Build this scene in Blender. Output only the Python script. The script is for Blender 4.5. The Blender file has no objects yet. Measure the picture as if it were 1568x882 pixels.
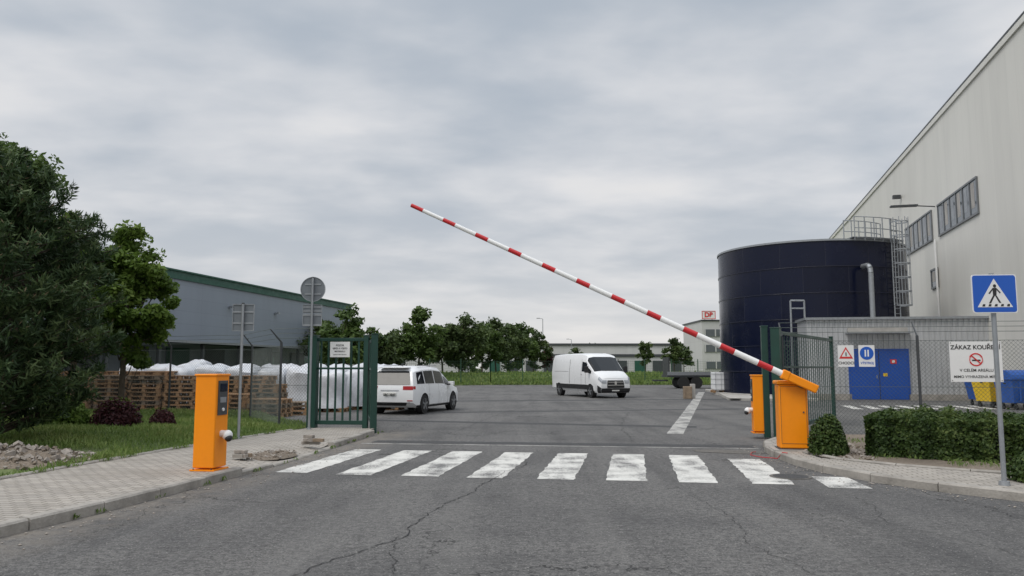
import bpy, bmesh, math, random
import numpy as np
from mathutils import Vector, Matrix
random.seed(7)
rng = np.random.default_rng(7)
scene = bpy.context.scene
COL = scene.collection
rad = math.radians

# ------------------------------------------------------------------ node helpers
def nd(nt, t, props=None, ins=None):
    n = nt.nodes.new(t)
    for k, v in (props or {}).items():
        setattr(n, k, v)
    for k, v in (ins or {}).items():
        s = n.inputs[k]
        if isinstance(v, bpy.types.NodeSocket):
            nt.links.new(v, s)
        else:
            s.default_value = v
    return n
def mth(nt, op, a, b=None, c=None, clamp=False):
    ins = {0: a}
    if b is not None: ins[1] = b
    if c is not None: ins[2] = c
    return nd(nt, 'ShaderNodeMath', {'operation': op, 'use_clamp': clamp}, ins).outputs[0]
def mixc(nt, f, a, b, mode='MIX'):
    def c4(v): return v if isinstance(v, bpy.types.NodeSocket) else (*v[:3], 1)
    return nd(nt, 'ShaderNodeMix', {'data_type': 'RGBA', 'blend_type': mode}, {0: f, 6: c4(a), 7: c4(b)}).outputs[2]
def noise(nt, vec, scale, detail=4, rough=.55, dist=0):
    return nd(nt, 'ShaderNodeTexNoise', {}, {'Vector': vec, 'Scale': scale, 'Detail': detail, 'Roughness': rough, 'Distortion': dist}).outputs[0]
def remap(nt, v, a, b, c=0., d=1.):
    return nd(nt, 'ShaderNodeMapRange', {'clamp': True}, {0: v, 1: a, 2: b, 3: c, 4: d}).outputs[0]
def mapping(nt, vec, scale=(1, 1, 1), rot=(0, 0, 0)):
    return nd(nt, 'ShaderNodeMapping', {}, {'Vector': vec, 'Scale': scale, 'Rotation': rot}).outputs[0]
def newmat(name):
    m = bpy.data.materials.new(name); m.use_nodes = True
    nt = m.node_tree
    b = nt.nodes['Principled BSDF']
    tc = nt.nodes.new('ShaderNodeTexCoord').outputs['Object']
    return m, nt, b, tc
def bumpn(nt, b, h, strength, dist):
    bp = nd(nt, 'ShaderNodeBump', {}, {'Height': h, 'Strength': strength, 'Distance': dist})
    nt.links.new(bp.outputs[0], b.inputs['Normal'])
def pm(name, col, rough=.5, metal=0., var=.18, scale=2.5, bump=0., spec=.5):
    m, nt, b, tc = newmat(name)
    n = noise(nt, tc, scale, 4, .6)
    n2 = noise(nt, tc, scale*9, 2, .6)
    f = mth(nt, 'MULTIPLY', remap(nt, n, .35, .7), var)
    c = mixc(nt, f, col, tuple(x*.35 for x in col))
    c = mixc(nt, mth(nt, 'MULTIPLY', remap(nt, n2, .4, .7), var*.4), c, tuple(x*.5 for x in col))
    nt.links.new(c, b.inputs['Base Color'])
    nt.links.new(remap(nt, n, .3, .7, max(rough-.08, 0.02), min(rough+.1, 1)), b.inputs['Roughness'])
    b.inputs['Metallic'].default_value = metal
    b.inputs['Specular IOR Level'].default_value = spec
    if bump: bumpn(nt, b, n2, bump, .02)
    return m

# ------------------------------------------------------------------ mesh builder
class MB:
    def __init__(s): s.v = []; s.f = []; s.mi = []; s.mats = []
    def m(s, mat):
        if mat not in s.mats: s.mats.append(mat)
        return s.mats.index(mat)
    def add(s, vs, fs, mat):
        o = len(s.v); k = s.m(mat)
        s.v += [tuple(v) for v in vs]
        for f in fs: s.f.append([i+o for i in f]); s.mi.append(k)
    def box(s, c, size, mat, rz=0., R=None):
        hx, hy, hz = size[0]/2, size[1]/2, size[2]/2
        M = R if R is not None else Matrix.Rotation(rz, 3, 'Z')
        c = Vector(c)
        vs = [c+M @ Vector((x*hx, y*hy, z*hz)) for z in (-1, 1) for y in (-1, 1) for x in (-1, 1)]
        s.add(vs, [(0, 2, 3, 1), (4, 5, 7, 6), (0, 1, 5, 4), (2, 6, 7, 3), (0, 4, 6, 2), (1, 3, 7, 5)], mat)
    def bar(s, p, q, w, h, mat):
        p = Vector(p); q = Vector(q); d = q-p; L = d.length
        if L < 1e-6: return
        x = d/L; up = Vector((0, 0, 1)) if abs(x.z) < .95 else Vector((0, 1, 0))
        y = up.cross(x).normalized(); z = x.cross(y)
        s.box((p+q)/2, (L, w, h), mat, R=Matrix((x, y, z)).transposed())
    def cyl(s, p, q, r0, r1, mat, n=10, caps=True):
        p = Vector(p); q = Vector(q); d = q-p
        if d.length < 1e-6: return
        x = d.normalized(); a = Vector((0, 0, 1)) if abs(x.z) < .9 else Vector((1, 0, 0))
        y = a.cross(x).normalized(); z = x.cross(y)
        vs = []
        for pt, r in ((p, r0), (q, r1)):
            for i in range(n):
                t = 2*math.pi*i/n
                vs.append(pt+y*math.cos(t)*r+z*math.sin(t)*r)
        fs = [(i, (i+1) % n, n+(i+1) % n, n+i) for i in range(n)]
        if caps: fs += [tuple(range(n))[::-1], tuple(range(n, 2*n))]
        s.add(vs, fs, mat)
    def sph(s, c, r, mat, n=12, sc=(1, 1, 1)):
        vs = []; fs = []
        for i in range(n//2+1):
            a = math.pi*i/(n//2)
            for j in range(n):
                b = 2*math.pi*j/n
                vs.append((c[0]+r*sc[0]*math.sin(a)*math.cos(b), c[1]+r*sc[1]*math.sin(a)*math.sin(b), c[2]+r*sc[2]*math.cos(a)))
        for i in range(n//2):
            for j in range(n):
                fs.append((i*n+j, (i+1)*n+j, (i+1)*n+(j+1) % n, i*n+(j+1) % n))
        s.add(vs, fs, mat)
    def poly(s, pts, mat): s.add(pts, [tuple(range(len(pts)))], mat)
    def sheet(s, pts, z, mat): s.poly([(p[0], p[1], z) for p in pts], mat)
    def make(s, name, parent=None, loc=(0, 0, 0), rz=0., smooth=None, bevel=0.):
        me = bpy.data.meshes.new(name); me.from_pydata(s.v, [], s.f)
        for m in s.mats: me.materials.append(m)
        me.polygons.foreach_set('material_index', s.mi)
        me.update()
        bm = bmesh.new(); bm.from_mesh(me); bmesh.ops.recalc_face_normals(bm, faces=bm.faces); bm.to_mesh(me); bm.free()
        if smooth:
            me.polygons.foreach_set('use_smooth', [True]*len(me.polygons))
            me.set_sharp_from_angle(angle=rad(smooth))
        o = bpy.data.objects.new(name, me); COL.objects.link(o)
        o.location = loc; o.rotation_euler = (0, 0, rz)
        if bevel:
            b = o.modifiers.new('bevel', 'BEVEL'); b.width = bevel; b.segments = 2; b.limit_method = 'ANGLE'
        if parent: o.parent = parent
        return o
def empty(name, loc=(0, 0, 0), rz=0):
    o = bpy.data.objects.new(name, None); COL.objects.link(o); o.location = loc; o.rotation_euler = (0, 0, rz)
    o.empty_display_size = .2
    return o
def text(body, org, right, up, size, mat, parent, name='lettering', bold=.018):
    cu = bpy.data.curves.new(name, 'FONT'); cu.body = body; cu.size = size; cu.align_x = 'CENTER'; cu.align_y = 'CENTER'
    cu.offset = size*bold
    cu.materials.append(mat)
    o = bpy.data.objects.new(name, cu); COL.objects.link(o)
    r = Vector(right).normalized(); u = Vector(up).normalized(); n = r.cross(u)
    M = Matrix((r, u, n)).transposed().to_4x4(); M.translation = Vector(org)
    o.matrix_world = M
    if parent: o.parent = parent
    return o
def quads(name, C, Nn, size, aspect, tint, mat, parent=None, T=None):
    """many leaf-sized faces in one mesh"""
    n = len(C)
    Nn = Nn/np.linalg.norm(Nn, axis=1, keepdims=True)
    if T is None: T = rng.normal(size=(n, 3))
    T = T-(T*Nn).sum(1, keepdims=True)*Nn
    T /= np.linalg.norm(T, axis=1, keepdims=True)+1e-9
    B = np.cross(Nn, T)
    sz = size[:, None]
    V = np.stack([C-T*sz, C+B*sz*aspect+T*sz*.15, C+T*sz, C-B*sz*aspect+T*sz*.15], 1).reshape(-1, 3)
    me = bpy.data.meshes.new(name)
    me.vertices.add(4*n); me.vertices.foreach_set('co', V.astype(np.float32).ravel())
    me.loops.add(4*n); me.loops.foreach_set('vertex_index', np.arange(4*n, dtype=np.int32))
    me.polygons.add(n); me.polygons.foreach_set('loop_start', np.arange(0, 4*n, 4, dtype=np.int32))
    me.polygons.foreach_set('loop_total', np.full(n, 4, dtype=np.int32))
    me.update(calc_edges=True)
    a = me.attributes.new('tint', 'FLOAT', 'FACE'); a.data.foreach_set('value', np.clip(tint, 0, 1).astype(np.float32))
    me.materials.append(mat)
    o = bpy.data.objects.new(name, me); COL.objects.link(o)
    if parent: o.parent = parent
    return o
def leafmat(name, dark, mid, light, trans=.3):
    m = bpy.data.materials.new(name); m.use_nodes = True; nt = m.node_tree
    b = nt.nodes['Principled BSDF']; out = nt.nodes['Material Output']
    at = nd(nt, 'ShaderNodeAttribute', {'attribute_name': 'tint'}).outputs['Fac']
    r = nt.nodes.new('ShaderNodeValToRGB'); nt.links.new(at, r.inputs[0])
    r.color_ramp.elements[0].color = (*dark, 1); r.color_ramp.elements[1].color = (*light, 1)
    e = r.color_ramp.elements.new(.5); e.color = (*mid, 1)
    nt.links.new(r.outputs[0], b.inputs['Base Color']); b.inputs['Roughness'].default_value = .55
    b.inputs['Specular IOR Level'].default_value = .25
    tr = nd(nt, 'ShaderNodeBsdfTranslucent', {}, {'Color': r.outputs[0]})
    mx = nd(nt, 'ShaderNodeMixShader', {}, {0: trans, 1: b.outputs[0], 2: tr.outputs[0]})
    nt.links.new(mx.outputs[0], out.inputs['Surface'])
    return m

# ------------------------------------------------------------------ materials
def asphalt_mat():
    m, nt, b, tc = newmat('asphalt')
    fine = noise(nt, tc, 48, 3, .8)
    grain = noise(nt, tc, 15, 3, .75)
    med = noise(nt, tc, 3.2, 4, .62)
    big = noise(nt, tc, .33, 4, .6, .6)
    strk = noise(nt, mapping(nt, tc, (1.3, .08, 1), (0, 0, rad(9))), 1.0, 4, .62)
    c = mixc(nt, remap(nt, fine, .38, .62), (.056, .054, .053), (.192, .187, .180))
    c = mixc(nt, mth(nt, 'MULTIPLY', remap(nt, grain, .50, .66), .5), c, (.24, .232, .22))
    c = mixc(nt, mth(nt, 'MULTIPLY', remap(nt, grain, .48, .34), .6), c, (.034, .033, .033))
    c = mixc(nt, mth(nt, 'MULTIPLY', remap(nt, big, .44, .60), .38), c, (.066, .066, .069))
    c = mixc(nt, mth(nt, 'MULTIPLY', remap(nt, strk, .5, .72), .38), c, (.195, .19, .18))
    c = mixc(nt, mth(nt, 'MULTIPLY', remap(nt, strk, .47, .33), .35), c, (.05, .05, .051))
    c = mixc(nt, mth(nt, 'MULTIPLY', remap(nt, med, .55, .78), .5), c, (.045, .044, .044))
    spots = nd(nt, 'ShaderNodeTexVoronoi', {}, {'Vector': tc, 'Scale': 22.}).outputs['Distance']
    sm = mth(nt, 'LESS_THAN', spots, .15)
    c = mixc(nt, mth(nt, 'MULTIPLY', sm, .6), c, (.36, .35, .33))
    sp = nd(nt, 'ShaderNodeSeparateXYZ', {}, {0: tc})
    dk = mth(nt, 'ADD', mth(nt, 'SUBTRACT', sp.outputs[0], mth(nt, 'MULTIPLY', sp.outputs[1], .165)), 6.0)
    dust = mth(nt, 'MULTIPLY', remap(nt, dk, .05, .9, 1., 0.), remap(nt, med, .36, .60, .1, .75))
    dust = mth(nt, 'MULTIPLY', dust, remap(nt, sp.outputs[1], 19, 21, 1., 0.))
    c = mixc(nt, dust, c, (.22, .195, .165))
    dn = nd(nt, 'ShaderNodeTexNoise', {}, {'Vector': tc, 'Scale': 1.6, 'Detail': 4., 'Roughness': .7}).outputs['Color']
    dv = nd(nt, 'ShaderNodeVectorMath', {'operation': 'MULTIPLY_ADD'}, {0: dn, 1: (1.1, 1.1, 0), 2: tc}).outputs[0]
    vor = nd(nt, 'ShaderNodeTexVoronoi', {'feature': 'DISTANCE_TO_EDGE'}, {'Vector': mapping(nt, dv, (1, .6, 1)), 'Scale': .42}).outputs['Distance']
    cr = mth(nt, 'LESS_THAN', vor, .0035)
    msk = remap(nt, noise(nt, tc, .25, 1), .46, .54)
    cr = mth(nt, 'MULTIPLY', cr, msk)
    c = mixc(nt, mth(nt, 'MULTIPLY', cr, .75), c, (.014, .014, .014))
    nt.links.new(c, b.inputs['Base Color'])
    nt.links.new(remap(nt, big, .3, .7, .74, .95), b.inputs['Roughness'])
    b.inputs['Specular IOR Level'].default_value = .3
    bumpn(nt, b, mth(nt, 'ADD', fine, grain), .8, .02)
    return m
M_ASPH = asphalt_mat()
def paint_mat(name, col=(.74, .73, .70), wear=.5):
    m, nt, b, tc = newmat(name)
    f1 = noise(nt, tc, 34, 4, .8); f2 = noise(nt, tc, 1.9, 4, .65); f3 = noise(nt, mapping(nt, tc, (2.5, .25, 1), (0, 0, rad(9))), 1.3, 4, .6)
    a = mth(nt, 'ADD', mth(nt, 'ADD', mth(nt, 'MULTIPLY', f1, .55), mth(nt, 'MULTIPLY', f2, .45)), mth(nt, 'MULTIPLY', f3, .25))
    k = remap(nt, a, wear+.14, wear+.24)
    c = mixc(nt, remap(nt, f2, .3, .7), col, tuple(x*.72 for x in col))
    c = mixc(nt, mth(nt, 'MULTIPLY', remap(nt, f3, .45, .7), .35), c, (.30, .29, .28))
    c = mixc(nt, k, c, (.12, .118, .115))
    nt.links.new(c, b.inputs['Base Color']); b.inputs['Roughness'].default_value = .75
    bumpn(nt, b, f1, .4, .01)
    return m
M_PAINT = paint_mat('worn_white_road_paint', (.66, .65, .61), wear=.48)
M_PAINT2 = paint_mat('faded_road_paint', (.46, .45, .42), wear=.46)
def paver_mat():
    m, nt, b, tc = newmat('paving_blocks')
    v = mapping(nt, tc, (1, 1, 1), (0, 0, rad(9)))
    br = nd(nt, 'ShaderNodeTexBrick', {'offset': .5}, {'Vector': v, 'Color1': (.42, .385, .34, 1), 'Color2': (.32, .295, .265, 1), 'Mortar': (.12, .105, .085, 1),
         'Scale': 1., 'Mortar Size': .009, 'Mortar Smooth': .3, 'Brick Width': .2, 'Row Height': .1})
    n = noise(nt, tc, 1.3, 5, .65); n2 = noise(nt, tc, 40, 3, .7)
    c = mixc(nt, mth(nt, 'MULTIPLY', remap(nt, n, .45, .72), .55), br.outputs[0], (.20, .18, .15))
    c = mixc(nt, mth(nt, 'MULTIPLY', remap(nt, n2, .45, .75), .4), c, (.16, .15, .135))
    nt.links.new(c, b.inputs['Base Color']); b.inputs['Roughness'].default_value = .9
    bumpn(nt, b, mth(nt, 'ADD', mth(nt, 'MULTIPLY', br.outputs['Fac'], -1.), mth(nt, 'MULTIPLY', n2, .5)), .5, .01)
    return m
M_PAVER = paver_mat()
def soil_mat(name, a, bcol, scale=6):
    m, nt, b, tc = newmat(name)
    n = noise(nt, tc, scale, 6, .7); n2 = noise(nt, tc, .5, 3, .6)
    c = mixc(nt, remap(nt, n, .35, .65), a, bcol)
    c = mixc(nt, mth(nt, 'MULTIPLY', remap(nt, n2, .45, .65), .5), c, tuple(x*.6 for x in a))
    nt.links.new(c, b.inputs['Base Color']); b.inputs['Roughness'].default_value = .95
    bumpn(nt, b, n, .8, .05)
    return m
M_GRASSG = soil_mat('grass_ground', (.085, .12, .035), (.14, .175, .06))
M_SOIL = soil_mat('soil', (.15, .12, .09), (.26, .215, .17), 14)
M_LAND = soil_mat('far_land', (.07, .09, .04), (.11, .12, .06), .3)
M_CONC = pm('kerb_concrete', (.37, .345, .31), .9, var=.6, scale=3, bump=.4)
M_CONC2 = pm('light_concrete', (.44, .42, .39), .9, var=.45, scale=1.5, bump=.3)
M_STONE = pm('rubble_stone', (.38, .34, .30), .95, var=.7, scale=9, bump=.5)
M_ORANGE = pm('orange_powder_coat', (.93, .285, .004), .42, var=.12, scale=2, spec=.35)
M_WHITE = pm('white_paint', (.78, .78, .77), .35, var=.08)
M_RED = pm('red_reflective', (.52, .016, .020), .35, var=.14)
M_BLACK = pm('black_plastic', (.02, .02, .022), .4)
M_DGREY = pm('dark_grey_metal', (.07, .075, .08), .5, .3)
M_GALV = pm('galvanised_steel', (.36, .38, .40), .45, .55, var=.3, scale=6)
M_SIGNBACK = pm('sign_back_grey', (.19, .21, .23), .5, .3, var=.25)
M_GREEN = pm('green_gate_paint', (.010, .052, .038), .4, var=.3, scale=3)
M_GREENTRIM = pm('green_trim', (.012, .085, .055), .5)
M_WIRE = pm('fence_wire', (.10, .12, .11), .6, .2)
M_FGREEN = pm('green_fence_wire', (.03, .09, .05), .6)
M_SBLUE = pm('sign_blue', (.012, .10, .48), .4, var=.05)
M_SWHITE = pm('sign_white', (.78, .78, .77), .45, var=.08)
M_SRED = pm('sign_red', (.62, .03, .03), .45, var=.05)
M_SBLACK = pm('sign_black', (.02, .02, .02), .5)
M_GLASS = pm('dark_glass', (.010, .012, .014), .10, var=.05, spec=.3)
M_CARW = pm('white_car_paint', (.76, .77, .78), .22, var=.07, scale=1.2)
M_TYRE = pm('tyre_rubber', (.02, .02, .02), .85)
M_RIM = pm('alloy_rim', (.35, .36, .37), .35, .7)
M_RIMD = pm('dark_rim', (.05, .05, .055), .4, .5)
M_TAIL = pm('tail_lamp_red', (.35, .01, .012), .15)
M_HEAD = pm('head_lamp', (.35, .37, .40), .08, spec=.9)
M_WOOD = pm('pallet_wood', (.42, .25, .13), .85, var=.6, scale=5, bump=.3)
M_WOOD2 = pm('pallet_wood_grey', (.29, .22, .155), .85, var=.6, scale=5, bump=.3)
M_BAG = pm('white_plastic_wrap', (.68, .70, .74), .35, var=.5, scale=3, bump=.5)
M_IBC = pm('white_container_plastic', (.80, .81, .82), .4, var=.15, scale=2)
M_BARK = pm('bark', (.09, .07, .05), .95, var=.5, scale=12, bump=.8)
M_BDOOR = pm('blue_door', (.008, .075, .38), .45, var=.15)
M_YEL = pm('yellow_plastic', (.75, .50, .02), .5)
M_BBLUE = pm('blue_plastic', (.02, .10, .40), .5)

def panel_mat(name, col, pw, ph, line=.55, rough=.5, metal=0., var=.22):
    """cladding with joint lines; mapped on local (x,z)"""
    m, nt, b, tc = newmat(name)
    sp = nd(nt, 'ShaderNodeSeparateXYZ', {}, {0: tc})
    v = nd(nt, 'ShaderNodeCombineXYZ', {}, {0: sp.outputs[0], 1: sp.outputs[2], 2: 0.}).outputs[0]
    br = nd(nt, 'ShaderNodeTexBrick', {'offset': 0.}, {'Vector': v, 'Color1': (1, 1, 1, 1), 'Color2': (.95, .95, .95, 1), 'Mortar': (line, line, line, 1), 'Scale': 1., 'Mortar Size': .02,
         'Mortar Smooth': .2, 'Brick Width': pw, 'Row Height': ph})
    n = noise(nt, mapping(nt, tc, (1, 1, .2)), .6, 5, .6)
    c = mixc(nt, 1., br.outputs[0], col, 'MULTIPLY')
    c = mixc(nt, mth(nt, 'MULTIPLY', remap(nt, n, .4, .75), var), c, tuple(x*.55 for x in col))
    nt.links.new(c, b.inputs['Base Color']); b.inputs['Roughness'].default_value = rough; b.inputs['Metallic'].default_value = metal
    return m
M_HALLW = panel_mat('hall_cladding', (.68, .665, .615), 1.1, 16.5, .92)
M_WHLEFT = panel_mat('warehouse_cladding', (.245, .28, .33), 6.0, 1.0, .85)
M_FARW = panel_mat('far_hall_cladding', (.55, .55, .54), 12, 3, .8)
M_ANNEX = pm('annex_corrugated_steel', (.52, .53, .54), .4, .3, var=.22, scale=1)

# ------------------------------------------------------------------ road frame
TH = rad(-9.0)
D = Vector((math.cos(TH), math.sin(TH), 0)); NN = Vector((-math.sin(TH), math.cos(TH), 0))

# ------------------------------------------------------------------ ground
g = MB(); g.sheet([(-900, -200), (900, -200), (900, 1500), (-900, 1500)], -.02, M_LAND); g.make('ground')
a = MB(); a.sheet([(-70, -30), (60, -30), (60, 66), (20, 72), (-2, 72), (-10, 66), (-70, 60)], 0, M_ASPH); a.make('asphalt_road')

zc = MB()
for i in range(8):
    p = Vector((-3.66+1.0*i, 11.98-.155*i+.02*(i % 3), 0))
    w = .53 + .02*((i*7) % 3)
    L = 3.45
    if i == 0: p += NN*.12; L = 3.4
    if i == 7: L = 3.0
    q = p+NN*L + D*(.03 if i < 2 else 0)
    n = 22; left = []; right = []
    for k in range(n+1):
        t = k/n; c = p.lerp(q, t)
        left.append(c+D*random.uniform(-.018, .018)); right.append(c+D*(w+random.uniform(-.018, .018)))
    pts = left+right[::-1]
    zc.sheet([(v.x, v.y) for v in pts], .004, M_PAINT)
p = Vector((4.24, 10.55, 0)); q = p+NN*1.1
zc.sheet([(v.x, v.y) for v in (p, q, q+D*.5, p+D*.55)], .004, M_PAINT)
zc.make('zebra_crossing')
mk = MB()
def strip(p, q, w, mat, z=.004, mb=mk, rag=.02):
    p = Vector((*p, 0)); q = Vector((*q, 0)); n = (q-p).normalized(); s = Vector((n.y, -n.x, 0))*w/2
    k = max(2, int((q-p).length/.35)); A = []; B = []
    for i in range(k+1):
        c = p.lerp(q, i/k); A.append(c-s*(1+random.uniform(-1, 1)*rag/w)); B.append(c+s*(1+random.uniform(-1, 1)*rag/w))
    mb.sheet([(v.x, v.y) for v in A+B[::-1]], z, mat)
strip((3.95, 19.0), (12.4, 51.0), .40, M_PAINT2)
strip((-3.2, 16.65), (4.9, 15.55), .09, M_PAINT2)
for k in range(9):
    strip((13.4+k*.75, 30.2), (14.1+k*.75, 33.0), .38, M_PAINT)
mk.make('road_markings')
M_PATCH = pm('asphalt_patch_dark', (.072, .072, .074), .85, var=.5, scale=16, bump=.8)
M_PATCH2 = pm('asphalt_patch_light', (.16, .15, .135), .9, var=.5, scale=14, bump=.6)
M_CRACK = pm('crack_filler', (.016, .016, .017), .9)
pt = MB()
def blobpoly(cx, cy, rx, ry, n=34, rz=0.):
    out = []; ph = [random.uniform(0, 6) for _ in range(3)]
    for i in range(n):
        t = 2*math.pi*i/n; r = 1+.14*math.sin(2*t+ph[0])+.1*math.sin(5*t+ph[1])+random.uniform(-.06, .06)
        x = rx*r*math.cos(t); y = ry*r*math.sin(t)
        out.append((cx+x*math.cos(rz)-y*math.sin(rz), cy+x*math.sin(rz)+y*math.cos(rz)))
    return out
strip((-3.0, 17.1), (4.9, 16.0), .5, M_PATCH, .002, pt, .06)
strip((-4.6, 24.0), (5.0, 21.2), .6, M_PATCH, .002, pt, .1)
strip((-2.5, 28), (9, 30.5), .6, M_PATCH, .0022, pt, .1)
strip((-8, 37), (14, 40), 1.0, M_PATCH, .002, pt, .2)
pt.sheet(blobpoly(4.2, 15.0, .8, .3, rz=TH), .006, M_PATCH2)
pt.make('asphalt_repair_patches')
ck = MB()
def crack(pts, w, z=.0065):
    P = [Vector((*p, 0)) for p in pts]; dense = []
    for a_, b_ in zip(P, P[1:]):
        n = max(2, int((b_-a_).length/.04))
        dense += [a_.lerp(b_, k/n) for k in range(n)]
    dense.append(P[-1]); off = Vector((0, 0, 0)); res = []
    for d_ in dense:
        off = off*.93+Vector((random.gauss(0, .015), random.gauss(0, .015), 0)); res.append(d_+off)
    for i in range(len(res)-1):
        t = (res[i+1]-res[i])
        if t.length < 1e-5: continue
        t.normalize(); s = Vector((t.y, -t.x, 0))
        w0 = w*(.25+.75*abs(math.sin(i*.37)+.5*math.sin(i*1.1))/1.5)
        if random.random() < .06: continue
        ck.sheet([(v.x, v.y) for v in (res[i]-s*w0, res[i+1]-s*w0, res[i+1]+s*w0, res[i]+s*w0)], z, M_CRACK)
crack([(-1.9, 5.6), (-1.1, 7.6), (-.9, 8.8), (-.45, 10.2), (-.2, 11.6), (.25, 13.4)], .0085)
crack([(-1.1, 7.6), (-1.0, 6.2), (-1.2, 5.4)], .005)
crack([(.6, 8.9), (1.4, 9.1), (2.2, 8.5)], .004)
crack([(2.6, 5.5), (2.2, 7.2), (2.4, 8.4), (2.2, 10.0)], .004)
crack([(4.4, 6.6), (3.9, 8.2), (4.3, 9.9)], .004)
crack([(-3.2, 18.0), (0, 17.7), (4.5, 17.2)], .007)
crack([(-1.5, 19), (-.9, 24), (.3, 31), (1.2, 38)], .009)
crack([(2.6, 17), (3.0, 22), (4.2, 28)], .008)
ck.make('asphalt_cracks')
mh = MB()
mh.cyl((4.1, 11.6, -.05), (4.1, 11.6, .010), .30, .30, M_PATCH2, 28)
mh.cyl((4.1, 11.6, .010), (4.1, 11.6, .013), .25, .25, M_PATCH, 28)
mh.make('manhole_cover')
cb = MB(); pr = None
for k in range(18):
    q = (4.62-.25*math.sin(k*.22), 14.9-k*.075+.05*math.sin(k), .012+(.12 if k > 15 else 0))
    if pr: cb.cyl(pr, q, .007, .007, M_RED, 5)
    pr = q
cb.make('red_cable')
st = MB()
for k in range(300):
    if random.random() < .5: y = random.uniform(6.5, 16); x = float(np.interp(y, [-4, 2, 7.5, 9, 11.3, 13, 19.6], [-6.7, -5.8, -4.85, -4.5, -4.1, -3.82, -3.2]))+abs(random.gauss(0, .35))+.03
    else: y = random.uniform(9, 16); x = float(np.interp(y, [9.6, 10.7, 11.8, 14.2, 16.2], [6.0, 5.2, 4.8, 4.7, 5.2]))-abs(random.gauss(0, .35))-.03
    s = random.uniform(.006, .02); st.sph((x, y, s*.4), s, M_STONE, 5, (1, .8, .6))
st.make('loose_gravel')

# ------------------------------------------------------------------ kerbs and pavements
def resample(pl, step):
    P = [Vector((*p, 0)) for p in pl]; out = [P[0]]; acc = 0
    for a_, b_ in zip(P, P[1:]):
        L = (b_-a_).length; d_ = 0
        while acc+(L-d_) >= step:
            d_ += step-acc; acc = 0; out.append(a_.lerp(b_, d_/L))
        acc += L-d_
    return out
def kerb(name, pl, w, ztop, step=1.0, zf=None, mat=None, zb=-.05):
    mb = MB(); P = resample(pl, step)
    for a_, b_ in zip(P, P[1:]):
        d_ = (b_-a_).normalized(); s = Vector((-d_.y, d_.x, 0))
        a2 = a_+d_*.006; b2 = b_-d_*.006
        z = (zf(((a_+b_)/2).y) if zf else ztop)+random.uniform(-.005, .005)
        j = random.uniform(-.01, .01)
        pts = [a2+s*j, b2+s*j, b2+s*(w+j), a2+s*(w+j)]
        ch = .02
        lo = [(v.x, v.y, zb) for v in pts]; up = [(v.x, v.y, z-ch) for v in pts]
        ins = [a2+s*(j+ch), b2+s*(j+ch), b2+s*(w+j), a2+s*(w+j)]
        tp = [(v.x, v.y, z) for v in ins]
        up[2] = tp[2]; up[3] = tp[3]
        mb.add(lo+up+tp[:2], [(0, 1, 5, 4), (1, 2, 6, 9, 5), (2, 3, 7, 6), (3, 0, 4, 8, 7), (4, 5, 9, 8), (8, 9, 6, 7), (3, 2, 1, 0)], mat or M_CONC)
    return mb.make(name)
def itp(tab, y): return float(np.interp(y, [t[0] for t in tab], [t[1] for t in tab]))
XO = [(-4, -6.7), (2, -5.8), (7.5, -4.85), (9, -4.5), (11.3, -4.1), (13, -3.82), (19.6, -3.2)]
XI = [(-4, -9.0), (2, -8.2), (10.45, -6.8), (13.1, -6.4), (17.5, -5.5), (19.6, -5.0)]
def zl(y): return float(np.interp(y, [11.6, 12.6, 15.4, 16.4], [.12, .03, .03, .12]))
kerb('kerb', [(x, y) for y, x in XO], .14, .12, zf=zl)
lw = MB(); ys = np.arange(-4, 19.61, .4)
for y0, y1 in zip(ys, ys[1:]):
    xo0 = itp(XO, y0)-.14; xo1 = itp(XO, y1)-.14; xi0 = itp(XI, y0); xi1 = itp(XI, y1)
    m0 = xo0-.9; m1 = xo1-.9
    lw.add([(xi0, y0, .118), (m0, y0, .118), (m1, y1, .118), (xi1, y1, .118)], [(0, 1, 2, 3)], M_PAVER)
    lw.add([(m0, y0, .118), (xo0, y0, zl(y0)-.004), (xo1, y1, zl(y1)-.004), (m1, y1, .118)], [(0, 1, 2, 3)], M_PAVER)
lw.make('pavement')
kerb('lawn_edging', [(x, y) for y, x in XI], .07, .15)
KR = [(6.3, 17.6), (5.75, 17.0), (5.2, 16.2), (4.88, 15.3), (4.7, 14.2), (4.65, 12.9), (4.8, 11.8), (5.2, 10.7), (6.0, 9.6), (7.5, 8.3), (10, 7.0), (16, 5)]
kerb('kerb', KR, .14, .12)
IR = [(6.4, 17.3), (5.8, 16.6), (5.5, 15.4), (5.42, 14.0), (5.08, 13.75), (5.1, 13.0), (5.7, 12.1), (6.9, 11.0), (9, 9.9), (16, 7.6)]
rw = MB()
kin = []
P = [Vector((*p, 0)) for p in KR]
for i, p in enumerate(P):
    t = (P[min(i+1, len(P)-1)]-P[max(i-1, 0)]).normalized(); s = Vector((-t.y, t.x, 0)); v = p+s*.13; kin.append((v.x, v.y))
rw.sheet(kin+IR[::-1], .117, M_PAVER); rw.make('pavement')
kerb('bed_edging', IR, .06, .15)
bd = MB(); bd.sheet([(x+.05, y+.03) for x, y in IR]+[(20, 7.6), (20, 15.4), (6.4, 17.6)], .125, M_SOIL); bd.make('planting_bed')
def lawnz(x, y): return .11+.05*math.sin(x*.7+1)*math.sin(y*.5)+(.10 if x < -8 else 0)*min(1, (-8-x)/3)
lg = MB()
ysl = np.arange(-4, 25.3, .9)
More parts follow.
